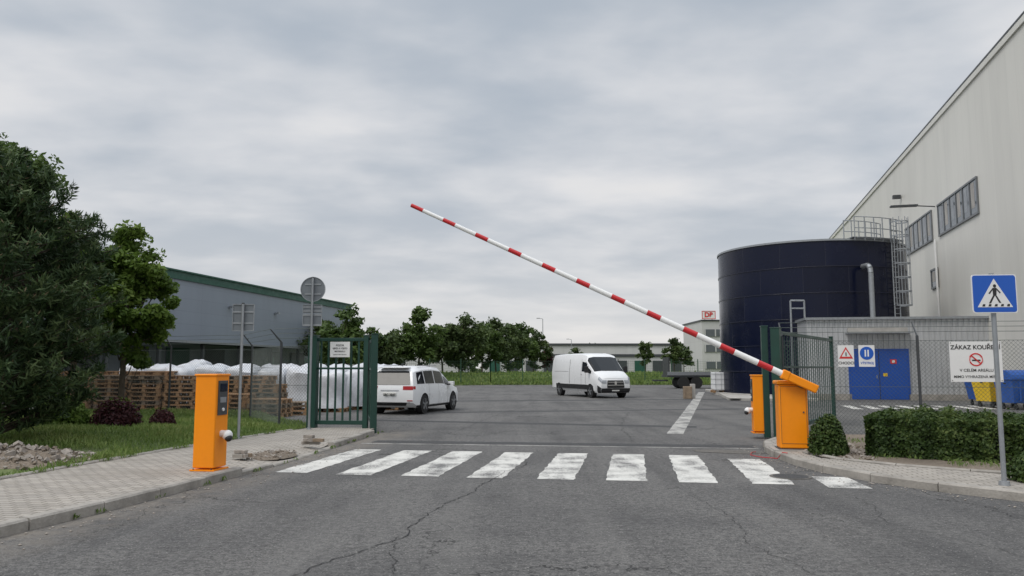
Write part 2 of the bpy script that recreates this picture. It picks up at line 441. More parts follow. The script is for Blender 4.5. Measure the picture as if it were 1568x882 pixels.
for y0, y1 in zip(ysl, ysl[1:]):
    for k in range(24):
        f0 = (k/24)**1.3; f1 = ((k+1)/24)**1.3
        def X(y, f): x0 = itp(XI, min(y, 19.6))-.06-(max(0, y-19.6)*.55); return x0+(-45-x0)*f
        q = [(X(y0, f1), y0), (X(y0, f0), y0), (X(y1, f0), y1), (X(y1, f1), y1)]
        lg.add([(x, y, lawnz(x, y)) for x, y in q], [(0, 1, 2, 3)], M_GRASSG)
lg.make('lawn', smooth=60)
M_BLADE = leafmat('grass_blades', (.07, .115, .028), (.13, .20, .045), (.24, .28, .09), .35)
n = 80000
Y = rng.uniform(9.5, 25, n); F = rng.random(n)**1.2
x0 = np.interp(np.minimum(Y, 19.6), [t[0] for t in XI], [t[1] for t in XI])-.03-np.maximum(0, Y-19.6)*.55
Xx = x0-F*9.5
dens = np.sin(Xx*1.7+np.sin(Y*1.3))*np.sin(Y*1.9+Xx*.6)+np.sin(Xx*.5)*.5
keep = rng.random(n) < .72+.28*dens
keep &= ~((Y < 14.6-0.35*(Xx+8)) & (Xx < -7.0) & (Y < 13.9))
Xx = Xx[keep]; Y = Y[keep]; dens = dens[keep]; n = len(Xx)
hz = rng.uniform(.03, .075, n)*(1+.5*np.clip(dens, 0, 1))
Z = np.array([lawnz(x, y) for x, y in zip(Xx, Y)])+hz*.8
T = np.stack([rng.normal(0, .35, n), rng.normal(0, .35, n), np.ones(n)], 1)
quads('grass', np.stack([Xx, Y, Z], 1), rng.normal(size=(n, 3))*[1, 1, .1]+[0, -.5, .6], hz, .14, .5+.22*dens+rng.normal(0, .16, n), M_BLADE, T=T)
# weeds: right bed and along the kerbs
n = 5000; X_ = rng.uniform(5.3, 11, n); Y_ = rng.uniform(11.2, 16.5, n)
kk = (np.interp(X_, [5, 5.7, 6.9, 9, 16], [13.2, 12.2, 11.15, 10.1, 7.8]) < Y_) & (np.sin(X_*3+Y_*2)+np.sin(Y_*5-X_*2) > .2)
X_ = X_[kk]; Y_ = Y_[kk]; Z0 = np.full(len(X_), .13)
yk = rng.uniform(6, 19.5, 1500); xk = np.interp(yk, [t[0] for t in XI], [t[1] for t in XI])+rng.normal(.02, .035, 1500); mm_ = np.sin(yk*4)+np.sin(yk*9.7) > .1
X_ = np.append(X_, xk[mm_]); Y_ = np.append(Y_, yk[mm_]); Z0 = np.append(Z0, np.full(mm_.sum(), .12))
yk = rng.uniform(6, 19.5, 700); xk = np.interp(yk, [t[0] for t in XO], [t[1] for t in XO])+rng.normal(.02, .012, 700); mm_ = np.sin(yk*5.3)+np.sin(yk*13) > .7
X_ = np.append(X_, xk[mm_]); Y_ = np.append(Y_, yk[mm_]); Z0 = np.append(Z0, np.full(mm_.sum(), .0))
n = len(X_); hz = rng.uniform(.015, .05, n)
quads('grass', np.stack([X_, Y_, Z0+hz*.8], 1), rng.normal(size=(n, 3))*[1, 1, .1]+[0, -.5, .5], hz, .25, .45+rng.normal(0, .2, n), M_BLADE, T=np.stack([rng.normal(0, .5, n), rng.normal(0, .5, n), np.ones(n)], 1))

def rubble(name, cx, cy, rx, ry, n, s0, s1, hgt, z0, mat=M_STONE):
    mb = MB()
    for i in range(n):
        a_ = random.uniform(0, 2*math.pi); r = math.sqrt(random.random())*random.choice([1, 1, 1, 1.18])
        x = cx+rx*r*math.cos(a_); y = cy+ry*r*math.sin(a_)
        z = z0+hgt*max(0, 1-r*r)*random.uniform(.6, 1.05)
        s = random.uniform(s0, s1)*random.uniform(.35, 1)
        R = Matrix.Rotation(random.uniform(0, 6.3), 3, 'Z') @ Matrix.Rotation(random.uniform(-.8, .8), 3, 'X') @ Matrix.Rotation(random.uniform(-.8, .8), 3, 'Y')
        vs = [Vector((x, y, z))+R @ Vector((dx*s*random.uniform(.5, 1), dy*s*random.uniform(.4, .9), dz*s*random.uniform(.3, .7))) for dz in (-1, 1) for dy in (-1, 1) for dx in (-1, 1)]
        mb.add(vs, [(0, 2, 3, 1), (4, 5, 7, 6), (0, 1, 5, 4), (2, 6, 7, 3), (0, 4, 6, 2), (1, 3, 7, 5)], random.choice([mat, mat, M_SOIL]))
    N = 20; vs = [(cx, cy, z0+hgt*.8)]
    for k in range(1, 5):
        for i in range(N):
            a_ = 2*math.pi*i/N; r = k/4
            vs.append((cx+rx*r*math.cos(a_), cy+ry*r*math.sin(a_), z0+hgt*.8*(1-r*r)*random.uniform(.8, 1.1)-(.03 if k == 4 else 0)))
    fs = [(0, 1+i, 1+(i+1) % N) for i in range(N)]
    for k in range(3):
        for i in range(N): fs.append((1+k*N+i, 1+(k+1)*N+i, 1+(k+1)*N+(i+1) % N, 1+k*N+(i+1) % N))
    mb.add(vs, fs, M_SOIL)
    mb.make(name)
rubble('rubble_pile', -8.45, 12.6, 1.9, 1.0, 900, .02, .075, .24, .12)
rubble('rubble_pile', -9.9, 11.2, 1.8, .9, 500, .02, .075, .18, .12)
rubble('rubble_pile', -4.25, 13.8, .45, .65, 120, .015, .045, .02, .085)
rubble('rubble_pile', 5.9, 14.2, .5, .9, 260, .02, .07, .10, .12)
rubble('rubble_pile', 5.6, 12.9, .35, .4, 60, .02, .05, .03, .12)
bk = MB()
for (cx, cy, k) in ((-4.42, 13.05, 4), (-3.85, 15.2, 7)):
    for i in range(k):
        bk.box((cx+random.uniform(-.14, .14), cy+random.uniform(-.08, .08), .15+.06*(i//3)), (.2, .1, .06), random.choice([M_STONE, M_WOOD2, M_CONC]), rz=random.uniform(-.5, .5))
bk.make('loose_paving_stones', bevel=.006)

# ------------------------------------------------------------------ fences
def fence(name, posts, h, mat, arm=True, diag=.09, zb=.05, wr=.003, side=-1):
    root = empty(name)
    mb = MB(); P = [Vector((*p, 0)) for p in posts]
    for i, p in enumerate(P):
        t = (P[min(i+1, len(P)-1)]-P[max(0, i-1)]).normalized(); nrm = Vector((t.y, -t.x, 0))*side
        mb.cyl(p+Vector((0, 0, 0)), p+Vector((0, 0, h)), .032, .032, M_DGREY, 8)
        if arm:
            mb.cyl(p+Vector((0, 0, h)), p+nrm*-.3+Vector((0, 0, h+.33)), .022, .016, M_DGREY, 6)
    mb.make('posts', root, smooth=40)
    wb = MB()
    for a_, b_ in zip(P, P[1:]):
        L = (b_-a_).length; d_ = (b_-a_)/L; nrm = Vector((d_.y, -d_.x, 0))*side
        H = h-.1-zb
        k = -H
        while k < L:
            for sg in (1, -1):
                s0, z0, s1, z1 = k, zb, k+H, zb+H
                if s0 < 0: z0 += -s0; s0 = 0
                if s1 > L: z1 -= (s1-L); s1 = L
                if s1 <= s0: continue
                if sg == -1: s0, s1 = L-s0, L-s1
                wb.cyl(a_+d_*s0+Vector((0, 0, z0)), a_+d_*s1+Vector((0, 0, z1)), wr, wr, mat, 3, False)
            k += diag
        for z in (zb, (zb+h)/2, h-.1): wb.cyl(a_+Vector((0, 0, z)), b_+Vector((0, 0, z)), .005, .005, mat, 4, False)
        if arm:
            for f in (.3, .65, 1):
                o_ = nrm*-.3*f+Vector((0, 0, h+.33*f)); wb.cyl(a_+o_, b_+o_, .006, .006, M_WIRE, 4, False)
    wb.make('wire_mesh', root)
    return root
fence('chain_link_fence', [(-4.95, 19.65), (-5.95, 20.0), (-7.9, 23.6), (-10.9, 24.8), (-13.9, 25.2), (-16.9, 25.6), (-19.9, 26), (-23, 26.4), (-26, 26.8)], 2.25, M_WIRE, side=1)
fence('chain_link_fence', [(6.15, 17.65), (9.0, 17.2), (12.0, 16.75), (15, 16.3), (18, 15.8)], 2.3, M_WIRE, side=1)
fg = MB()
fpts = [(-22, 63), (-10, 67.5), (-2, 72.6), (10, 73.2), (20, 73.2)]
for a_, b_ in zip(fpts, fpts[1:]):
    a_ = Vector((*a_, 0)); b_ = Vector((*b_, 0)); L = (b_-a_).length; k = int(L/2.5)
    for i in range(k+1):
        p = a_.lerp(b_, i/k); fg.box((p.x, p.y, 1.2), (.07, .07, 2.4), M_FGREEN)
    for z in np.arange(.15, 2.3, .2): fg.bar(a_+Vector((0, 0, z)), b_+Vector((0, 0, z)), .012, .014, M_FGREEN)
    for i in range(int(L/.2)):
        p = a_.lerp(b_, i*.2/L); fg.bar(p, p+Vector((0, 0, 2.3)), .01, .01, M_FGREEN)
fg.make('green_mesh_fence')

# ------------------------------------------------------------------ gates
def gate_leaf(mb, p0, p1, z0, z1, step, post0=.12, post1=.12, bar=.035, bd=.03):
    p0 = Vector((*p0, 0)); p1 = Vector((*p1, 0)); d_ = (p1-p0); L = d_.length; d_.normalize(); rz = math.atan2(d_.y, d_.x)
    for p, w in ((p0, post0), (p1, post1)):
        mb.box((p.x, p.y, (z1+.04)/2), (w, w, z1+.04), M_GREEN, rz=rz)
        mb.box((p.x, p.y, z1+.05), (w+.02, w+.02, .02), M_GREEN, rz=rz)
    for z, h in ((z0+.05, .1), (z1-.05, .08), ((z0+z1)*.62, .05)):
        mb.bar(p0+d_*post0*.5+Vector((0, 0, z)), p1-d_*post1*.5+Vector((0, 0, z)), .06, h, M_GREEN)
    k = int(L/step)
    for i in range(1, k):
        p = p0+d_*(L*i/k); mb.box((p.x, p.y, (z0+z1)/2), (bar, bd, z1-z0-.12), M_GREEN, rz=rz)
gl = empty('green_steel_gate'); mb = MB()
gate_leaf(mb, (-4.97, 19.45), (-3.62, 19.3), .2, 2.35, .19, .22, .12, .05)
mb.make('fixed_panel', gl, bevel=.006); mb = MB()
gate_leaf(mb, (-3.42, 19.3), (-4.45, 24.0), .15, 2.38, .16, .16, .1)
mb.make('open_leaf', gl, bevel=.006); mb = MB()
mb.box((-4.28, 19.30, 2.05), (.50, .02, .38), M_SWHITE, rz=rad(-6))
o = mb.make('notice_board', gl)
rvec = Vector((math.cos(rad(-6)), math.sin(rad(-6)), 0))
for k, (tx, sz) in enumerate((('POZOR', .06), ('VJEZD A VÝJEZD', .052), ('MATERIÁLU', .052), ('monitorováno kamerou', .035))):
    text(tx, (-4.28, 19.284, 2.15-.075*k), rvec, (0, 0, 1), sz, M_SBLACK, gl)
gr = empty('green_steel_gate'); mb = MB()
gate_leaf(mb, (6.0, 17.6), (9.35, 22.7), .15, 2.45, .24, .2, .1, .022, .018)
mb.make('open_leaf', gr, bevel=.004); mb = MB()
mb.box((5.78, 17.75, 1.28), (.14, .14, 2.5), M_GREEN, rz=TH); mb.box((5.78, 17.75, 2.54), (.16, .16, .03), M_GREEN, rz=TH)
mb.make('gate_post', gr, bevel=.006)

# ------------------------------------------------------------------ barrier
bar = empty('boom_barrier')
mb = MB(); cx, cy = 5.12, 14.32
mb.box((cx, cy, .72), (.50, .40, 1.14), M_ORANGE, rz=TH)
mb.make('cabinet', bar, bevel=.02)
mb = MB(); mb.box((cx, cy, 1.33), (.56, .46, .07), M_ORANGE, rz=TH); mb.make('lid', bar, bevel=.02)
mb = MB()
for s in (-1, 1): mb.box(Vector((cx, cy, .75))-NN*.204+D*s*.22, (.004, .004, 1.0), M_DGREY, rz=TH)
for z in (.24, 1.26): mb.box(Vector((cx, cy, z))-NN*.204, (.44, .004, .004), M_DGREY, rz=TH)
mb.cyl(Vector((cx, cy, .8))-NN*.2+D*.17, Vector((cx, cy, .8))-NN*.215+D*.17, .015, .015, M_DGREY, 10)
mb.make('door_gap_and_lock', bar)
mb = MB(); mb.box((cx, cy, .135), (.56, .46, .03), M_DGREY, rz=TH)
mb.box((cx, cy, .115), (.75, .65, .04), M_CONC2, rz=TH)
mb.make('plinth', bar)
S = Vector((4.98, 14.02, 1.44)); el = rad(25.5)
ad = Vector((-D.x*math.cos(el), -D.y*math.cos(el), math.sin(el)))
Lb = 7.83
mb = MB()
t = Lb; i = 0
def br_(t): return .058-.019*t/Lb
while t > 0:
    seg = .27 if i % 2 == 0 else .455
    t0 = max(0, t-seg); mm = M_RED if i % 2 == 0 else M_WHITE
    mb.cyl(S+ad*t0, S+ad*t, br_(t0), br_(t), mm, 16, caps=(t0 == 0 or t == Lb))
    t = t0; i += 1
mb.make('boom', bar, smooth=40)
mb = MB(); yx = ad; up = Vector((0, 0, 1)); yy = up.cross(yx).normalized(); zz = yx.cross(yy)
R = Matrix((yx, yy, zz)).transposed()
mb.box(S-ad*.24, (.60, .12, .15), M_ORANGE, R=R)
mb.box(S+ad*.06, (.14, .14, .17), M_ORANGE, R=R)
mb.cyl(S-ad*.28+NN*.02, S-ad*.28+NN*.25, .09, .09, M_DGREY, 16)
mb.make('boom_clamp', bar, bevel=.02)

def terminal(name, cx, cy, rz, w, dp, h, z0, panel_side):
    t_ = empty(name, (cx, cy, z0), rz)
    mb = MB(); mb.box((0, 0, h/2+.02), (w, dp, h-.04), M_ORANGE); mb.make('housing', t_, bevel=.015)
    mb = MB(); mb.box((0, 0, h+.003), (w+.03, dp+.03, .03), M_ORANGE); mb.make('cap', t_, bevel=.01)
    mb = MB(); mb.box((0, 0, .01), (w+.05, dp+.05, .02), M_ORANGE)
    for sx in (-1, 1): mb.cyl((sx*w*.42, -dp*.5-.012, .02), (sx*w*.42, -dp*.5-.012, .035), .01, .01, M_DGREY, 6)
    mb.make('base_plate', t_)
    s = panel_side; mb = MB()
    mb.box((s*(w/2+.006), 0, h-.33), (.012, dp*.72, .5), M_DGREY)
    mb.box((s*(w/2+.014), 0, h-.18), (.008, dp*.5, .12), M_GLASS)
    mb.box((s*(w/2+.014), 0, h-.36), (.008, dp*.45, .08), M_GALV)
    mb.cyl((s*(w/2+.01), 0, h-.5), (s*(w/2+.03), 0, h-.5), .025, .025, M_WHITE, 12)
    mb.make('reader_panel', t_, bevel=.003)
    mb = MB(); mb.cyl((s*w/2, 0, .52), (s*(w/2+.1), 0, .52), .05, .05, M_WHITE, 14)
    mb.sph((s*(w/2+.1), 0, .5), .075, M_WHITE, 16); mb.sph((s*(w/2+.13), -.02, .46), .055, M_BLACK, 14)
    mb.make('dome_camera', t_, smooth=60)
    return t_
terminal('access_terminal', -4.42, 11.5, TH, .33, .36, 1.37, .12, 1)
terminal('access_terminal', 5.66, 17.9, TH, .30, .34, 1.30, .12, -1)

# ------------------------------------------------------------------ signs
def signback(name, x, y, zt, plates, z0=.1):
    s = empty(name); mb = MB()
    mb.cyl((x, y, z0), (x, y, zt), .03, .03, M_GALV, 12); mb.cyl((x, y, zt), (x, y, zt+.02), .034, .03, M_BLACK, 12)
    mb.cyl((x, y, z0), (x, y, z0+.06), .06, .05, M_GALV, 12)
    mb.make('pole', s, smooth=40)
    for (kind, zc, w, h) in plates:
        mb = MB()
        if kind == 'disc':
            mb.cyl((x, y+.04, zc), (x, y+.05, zc), w, w, M_SIGNBACK, 36)
            mb.cyl((x, y+.05, zc), (x, y+.056, zc), w-.003, w-.003, M_SWHITE, 36)
            for k in range(36):
                a0 = 2*math.pi*k/36; a1 = 2*math.pi*(k+1)/36
                mb.bar((x+w*math.cos(a0), y+.035, zc+w*math.sin(a0)), (x+w*math.cos(a1), y+.035, zc+w*math.sin(a1)), .02, .012, M_GALV)
        else:
            mb.box((x, y+.045, zc), (w, .008, h), M_SIGNBACK)
            for sx in (-1, 1): mb.box((x+sx*w/2, y+.036, zc), (.012, .022, h), M_GALV)
            for sz in (-1, 1): mb.box((x, y+.036, zc+sz*h/2), (w-.014, .022, .012), M_GALV)
        for dz in ((-.12, .12) if h > .25 or kind == 'disc' else (-.05, .05)): mb.box((x, y+.034, zc+dz), (w*.96 if kind != 'disc' else w*1.3, .014, .03), M_GALV)
        mb.make('plate', s)
signback('traffic_sign', -5.72, 16.4, 2.95, [('rect', 2.66, .45, .56)])
signback('traffic_sign', -4.90, 18.9, 3.80, [('disc', 3.52, .30, 0), ('rect', 3.03, .46, .20), ('rect', 2.76, .46, .28)])

ps = empty('pedestrian_crossing_sign'); px_, py_ = 6.24, 10.0
mb = MB(); mb.cyl((px_, py_, .1), (px_, py_, 2.82), .03, .03, M_GALV, 14); mb.cyl((px_, py_, .1), (px_, py_, .17), .07, .06, M_GALV, 12)
mb.make('pole', ps, smooth=40)
sr = rad(-6); rv = Vector((math.cos(sr), math.sin(sr), 0)); nv = Vector((math.sin(sr), -math.cos(sr), 0)); uz = Vector((0, 0, 1))
cs = Vector((px_-.01, py_-.05, 2.55))
def P3(u, v, d_): return cs+rv*u+uz*v+nv*d_
def plate(mb, pts, d0, d1, mat):
    n = len(pts); lo = [P3(u, v, d0) for u, v in pts]; hi = [P3(u, v, d1) for u, v in pts]
    mb.add(lo+hi, [tuple(range(n))[::-1], tuple(range(n, 2*n))]+[(i, (i+1) % n, n+(i+1) % n, n+i) for i in range(n)], mat)
def rrect(w, h, r, n=5):
    out = []
    for (sx, sy, a0) in ((1, 1, 0), (-1, 1, 90), (-1, -1, 180), (1, -1, 270)):
        for k in range(n+1):
            a_ = rad(a0+90*k/n); out.append((sx*(w/2-r)+r*math.cos(a_), sy*(h/2-r)+r*math.sin(a_)))
    return out
mb = MB()
plate(mb, rrect(.55, .50, .035), 0, .012, M_SWHITE)
plate(mb, rrect(.525, .475, .03), .0121, .0145, M_SBLUE)
tri = [(-.215, -.175), (.215, -.175), (0, .195)]
plate(mb, tri, .0146, .0165, M_SWHITE)
def fl(pts): plate(mb, pts, .0166, .0185, M_SBLACK)
hd = [(.005+.02*math.cos(2*math.pi*k/12), .10+.022*math.sin(2*math.pi*k/12)) for k in range(12)]
fl(hd)
fl([(-.022, .075), (.028, .075), (.022, -.02), (-.02, -.02)])
fl([(-.02, -.021), (.004, -.021), (-.05, -.125), (-.075, -.125)])
fl([(.002, -.022), (.022, -.022), (.075, -.12), (.05, -.12)])
fl([(-.023, .07), (-.023, .045), (-.06, -.005), (-.075, .005)])
fl([(.029, .07), (.029, .045), (.065, .0), (.075, .015)])
for k in range(5):
    x_ = -.16+.075*k
    fl([(x_, -.165), (x_+.035, -.165), (x_+.04, -.135), (x_+.012, -.135)])
mb.make('plate', ps)
mb = MB(); mb.box(cs+Vector((.01, .03, .12)), (.35, .02, .03), M_GALV, rz=sr); mb.box(cs+Vector((.01, .03, -.12)), (.35, .02, .03), M_GALV, rz=sr); mb.make('brackets', ps)

def fence_pt(t): return Vector((6.15, 17.65, 0))+Vector((.9877, -.156, 0))*t-NN*.04
def face(mb, c, w, h, mat, d_=0.):
    cc = c-NN*d_; mb.box(cc, (w, .006, h), mat, rz=TH)
s1 = empty('no_smoking_sign'); c = fence_pt(4.05)+Vector((0, 0, 1.73))
mb = MB(); face(mb, c, 1.06, .88, M_SWHITE)
cc = c-NN*.006
for k in range(32):
    a0 = 2*math.pi*k/32; a1 = 2*math.pi*(k+1)/32
    f = lambda a_: cc+D*.13*math.cos(a_)+Vector((0, 0, .045+.13*math.sin(a_)))
    mb.bar(f(a0), f(a1), .006, .028, M_SRED)
mb.bar(cc-NN*.004+D*.10+Vector((0, 0, -.05)), cc-NN*.004-D*.10+Vector((0, 0, .14)), .004, .026, M_SRED)
mb.bar(cc+D*.09+Vector((0, 0, .03)), cc-D*.08+Vector((0, 0, .03)), .005, .03, M_SBLACK)
for sx in (-1, 1):
    for sz in (-1, 1): mb.cyl(cc+D*sx*.5+Vector((0, 0, sz*.41)), cc-NN*.003+D*sx*.5+Vector((0, 0, sz*.41)), .01, .01, M_DGREY, 8)
mb.make('board', s1)
tp = c-NN*.008
text('ZÁKAZ KOUŘENÍ', tp+Vector((0, 0, .31)), D, uz, .128, M_SBLACK, s1, bold=.02)
text('V CELÉM AREÁLU', tp+Vector((0, 0, -.19)), D, uz, .088, M_SBLACK, s1, bold=.01)
text('MIMO VYHRAZENÁ MÍSTA', tp+Vector((0, 0, -.33)), D, uz, .080, M_SBLACK, s1, bold=.01)
s2 = empty('pedestrian_warning_sign'); c = fence_pt(1.36)+Vector((0, 0, 1.86)); mb = MB(); face(mb, c, .34, .48, M_SWHITE)
ct = c+Vector((0, 0, .06))
def tri3(s, d_, mat):
    mb.poly([ct-NN*d_-D*s+Vector((0, 0, -s*.8)), ct-NN*d_+D*s+Vector((0, 0, -s*.8)), ct-NN*d_+Vector((0, 0, s*.95))], mat)
tri3(.15, .006, M_SRED); tri3(.095, .008, M_SWHITE)
mb.box(ct-NN*.011+Vector((0, 0, -.02)), (.022, .003, .08), M_SBLACK, rz=TH)
mb.make('board', s2); text('CHODCI', c-NN*.008+Vector((0, 0, -.16)), D, uz, .085, M_SBLACK, s2)
s3 = empty('mandatory_gear_sign'); c = fence_pt(1.80)+Vector((0, 0, 1.86)); mb = MB(); face(mb, c, .34, .48, M_SWHITE)
ctr = c-NN*.005+Vector((0, 0, .06)); mb.cyl(ctr+NN*.0, ctr-NN*.004, .145, .145, M_SBLUE, 28)
mb.box(ctr-NN*.006+D*-.03, (.03, .003, .15), M_SWHITE, rz=TH); mb.box(ctr-NN*.006+D*.03, (.03, .003, .15), M_SWHITE, rz=TH)
mb.make('board', s3); text('VÝSTROJ', c-NN*.008+Vector((0, 0, -.16)), D, uz, .07, M_SBLUE, s3)

# ------------------------------------------------------------------ right hall
ux = Vector((.2563, .9666)); ang = math.atan2(ux.y, ux.x)
hall = empty('white_industrial_hall', (23.25, 37.7, 0), ang)
mb = MB(); H = 16.3
mb.box((27, -30, H/2), (94, 60, H), M_HALLW); mb.make('walls', hall)
mb = MB(); mb.box((27, -30, H+.05), (94.4, 60.2, .10), M_DGREY); mb.box((27, .05, H-.15), (94, .08, .28), M_HALLW)
mb.box((27, .03, .35), (94, .06, .7), M_CONC); mb.make('roof_trim_and_plinth', hall)
M_FRAME = pm('window_frame', (.16, .17, .18), .5)
M_WIN = pm('hall_window_glass', (.10, .115, .13), .08, spec=.8)
def winrow(x0, x1, z0, z1, n, mb):
    mb.box(((x0+x1)/2, .02, (z0+z1)/2), (x1-x0, .05, z1-z0), M_WIN)
    for k in range(n+1):
        x = x0+(x1-x0)*k/n; mb.box((x, .05, (z0+z1)/2), (.09, .07, z1-z0), M_FRAME)
    for z in (z0, z1): mb.box(((x0+x1)/2, .055, z), (x1-x0+.12, .08, .10), M_FRAME)
    for k in range(n):
        x = x0+(x1-x0)*(k+.5)/n; w_ = (x1-x0)/n
        mb.box((x+w_*.12, .048, (z0+z1)/2+.12), (w_*.45, .006, z1-z0-.5), M_CONC2 if k % 2 == 0 else M_GALV)
mb = MB()
winrow(.3, 7.4, 9.3, 11.1, 6, mb); winrow(8.9, 15.6, 9.3, 11.1, 6, mb); winrow(19, 30, 9.3, 11.1, 8, mb)
winrow(8.2, 9.6, 6.4, 7.5, 1, mb)
mb.make('windows', hall)
mb = MB(); mb.cyl((8.1, .12, 0), (8.1, .12, 9.2), .06, .06, M_WHITE, 10)
mb.cyl((8.15, 0, 11.2), (8.15, 1.0, 11.3), .035, .035, M_DGREY, 8); mb.box((8.15, 1.7, 11.32), (.35, 1.5, .1), M_DGREY)
mb.box((16.5, .3, 13.6), (.3, .5, .25), M_DGREY)
mb.make('wall_lamp_and_downpipe', hall)

an = empty('corrugated_annex_building', (14.9, 39.1, 0), TH); mb = MB()
Wd, Hh = 9.0, 4.0
xs = []; k = 0.
while k < Wd:
    for (dx, dy) in ((0, 0), (.10, 0), (.13, .045), (.22, .045)):
        if k+dx < Wd: xs.append((k+dx, -dy))
    k += .25
xs.append((Wd, 0))
for (x0, y0), (x1, y1) in zip(xs, xs[1:]):
    mb.add([(x0, y0, 0), (x1, y1, 0), (x1, y1, Hh), (x0, y0, Hh)], [(0, 1, 2, 3)], M_ANNEX)
mb.box((Wd/2, 2.6, Hh/2-.01), (Wd-.02, 5.1, Hh-.02), M_ANNEX)
mb.make('walls', an)
mb = MB(); mb.box((Wd/2, 2.4, Hh+.05), (Wd+.2, 5.2, .12), M_GALV); mb.box((Wd/2, -.06, .15), (Wd, .1, .3), M_CONC); mb.make('roof', an)
mb = MB()
dx0, dx1 = 2.0, 4.65
for x0, x1 in ((dx0, (dx0+dx1)/2-.01), ((dx0+dx1)/2+.01, dx1)):
    mb.box(((x0+x1)/2, -.10, 1.24), (x1-x0, .06, 2.4), M_BDOOR)
mb.box(((dx0+dx1)/2, -.07, 2.49), (dx1-dx0+.2, .08, .08), M_BDOOR)
for x in (dx0-.05, dx1+.05): mb.box((x, -.07, 1.26), (.09, .08, 2.5), M_BDOOR)
mb.box(((dx0+dx1)/2, -.134, 1.24), (.03, .006, 2.4), M_SBLACK)
mb.box((dx0+1.2, -.15, 1.15), (.04, .05, .16), M_GALV)
mb.box((dx0+2.0, -.135, 1.9), (.3, .01, .22), M_SRED); mb.box((dx0+2.0, -.143, 1.9), (.12, .008, .12), M_SWHITE); mb.box((dx0+1.6, -.135, 1.25), (.2, .01, .16), M_YEL)
mb.make('blue_double_door', an)
mb = MB(); mb.box(((dx0+dx1)/2, -.35, 3.3), (3.0, .7, .04), M_GALV); mb.box(((dx0+dx1)/2, -.12, 3.45), (2.8, .12, .25), M_CONC2); mb.box((7.6, -.14, 1.3), (.6, .2, .9), M_CONC2); mb.make('canopy', an)
def tank_mat():
    m, nt, b, tc = newmat('navy_enamel')
    sp = nd(nt, 'ShaderNodeSeparateXYZ', {}, {0: tc})
    angn = mth(nt, 'MULTIPLY', mth(nt, 'ARCTAN2', sp.outputs[1], sp.outputs[0]), 5.4)
    v = nd(nt, 'ShaderNodeCombineXYZ', {}, {0: angn, 1: sp.outputs[2], 2: 0.}).outputs[0]
    br = nd(nt, 'ShaderNodeTexBrick', {'offset': .5}, {'Vector': v, 'Color1': (.003, .005, .019, 1), 'Color2': (.006, .009, .028, 1), 'Mortar': (.018, .020, .036, 1), 'Scale': 1., 'Mortar Size': .02,
        'Mortar Smooth': .3, 'Brick Width': 2.4, 'Row Height': 1.4})
    n = noise(nt, tc, 1.2, 4, .6)
    nt.links.new(mixc(nt, mth(nt, 'MULTIPLY', remap(nt, n, .45, .8), .2), br.outputs[0], (.014, .017, .033)), b.inputs['Base Color'])
    nt.links.new(remap(nt, n, .3, .7, .16, .32), b.inputs['Roughness'])
    b.inputs['Specular IOR Level'].default_value = .28
    bumpn(nt, b, mth(nt, 'MULTIPLY', br.outputs['Fac'], -1.), .4, .02)
    return m
M_NAVY = tank_mat()
TX, TY, TR, TZ = 17.8, 46.0, 5.25, 8.35
tk = empty('storage_tank', (TX, TY, 0)); mb = MB()
mb.cyl((0, 0, 0), (0, 0, TZ), TR, TR, M_NAVY, 96); mb.make('shell', tk, smooth=40)
mb = MB()
for z in (1.4, 2.8, 4.2, 5.6, 7.0):
    mb.cyl((0, 0, z-.04), (0, 0, z+.04), TR+.03, TR+.03, M_NAVY, 96)
mb.make('ring_seams', tk, smooth=40)
mb = MB(); mb.cyl((0, 0, TZ), (0, 0, TZ+.10), TR+.06, TR+.06, M_GALV, 96); mb.cyl((0, 0, 0), (0, 0, .15), TR+.5, TR+.5, M_CONC2, 96); mb.make('rim', tk, smooth=40)
mb = MB()
def rimp(adeg, r, z): a_ = rad(adeg); return Vector((r*math.cos(a_), r*math.sin(a_), z))
for r in (TR-.9, TR+.25):
    for i, ad_ in enumerate(range(-86, -49, 6)):
        p = rimp(ad_, r, TZ); mb.cyl(p, p+Vector((0, 0, 1.25)), .03, .03, M_GALV, 6)
        if i:
            for z in (.1, .65, 1.25): mb.cyl(rimp(ad_-6, r, TZ+z), rimp(ad_, r, TZ+z), .026, .026, M_GALV, 6)
for ad_ in range(-86, -49, 3):
    mb.bar(rimp(ad_, TR-.95, TZ+.15), rimp(ad_, TR+.3, TZ+.15), .27, .03, M_GALV)
la = -58
lc = rimp(la, TR+.2, 0); tl = Vector((-math.sin(rad(la)), math.cos(rad(la)), 0)); rl = Vector((math.cos(rad(la)), math.sin(rad(la)), 0))
for s in (-.25, .25): mb.cyl(lc+tl*s+Vector((0, 0, 4.1)), lc+tl*s+Vector((0, 0, TZ+1.3)), .035, .035, M_GALV, 6)
z = 4.2
while z < TZ+1.2:
    mb.cyl(lc-tl*.25+Vector((0, 0, z)), lc+tl*.25+Vector((0, 0, z)), .02, .02, M_GALV, 6); z += .28
hoop = [(-.25, 0), (-.42, .25), (-.38, .55), (-.15, .75), (.15, .75), (.38, .55), (.42, .25), (.25, 0)]
for z in np.arange(4.9, TZ+1.3, .75):
    for (s0, r0), (s1_, r1_) in zip(hoop, hoop[1:]):
        mb.bar(lc+tl*s0+rl*r0+Vector((0, 0, z)), lc+tl*s1_+rl*r1_+Vector((0, 0, z)), .02, .06, M_GALV)
for (s0, r0) in hoop[1:-1]: mb.cyl(lc+tl*s0+rl*r0+Vector((0, 0, 4.9)), lc+tl*s0+rl*r0+Vector((0, 0, TZ+1.3)), .02, .02, M_GALV, 5)
mb.make('ladder_and_platform', tk)
mb = MB(); pr = None
path = [(.85, -6.1, 4.0), (.85, -6.1, 6.5), (.85, -6.05, 6.75), (.85, -5.9, 6.9), (.85, -5.7, 6.95), (.85, -5.1, 6.95)]
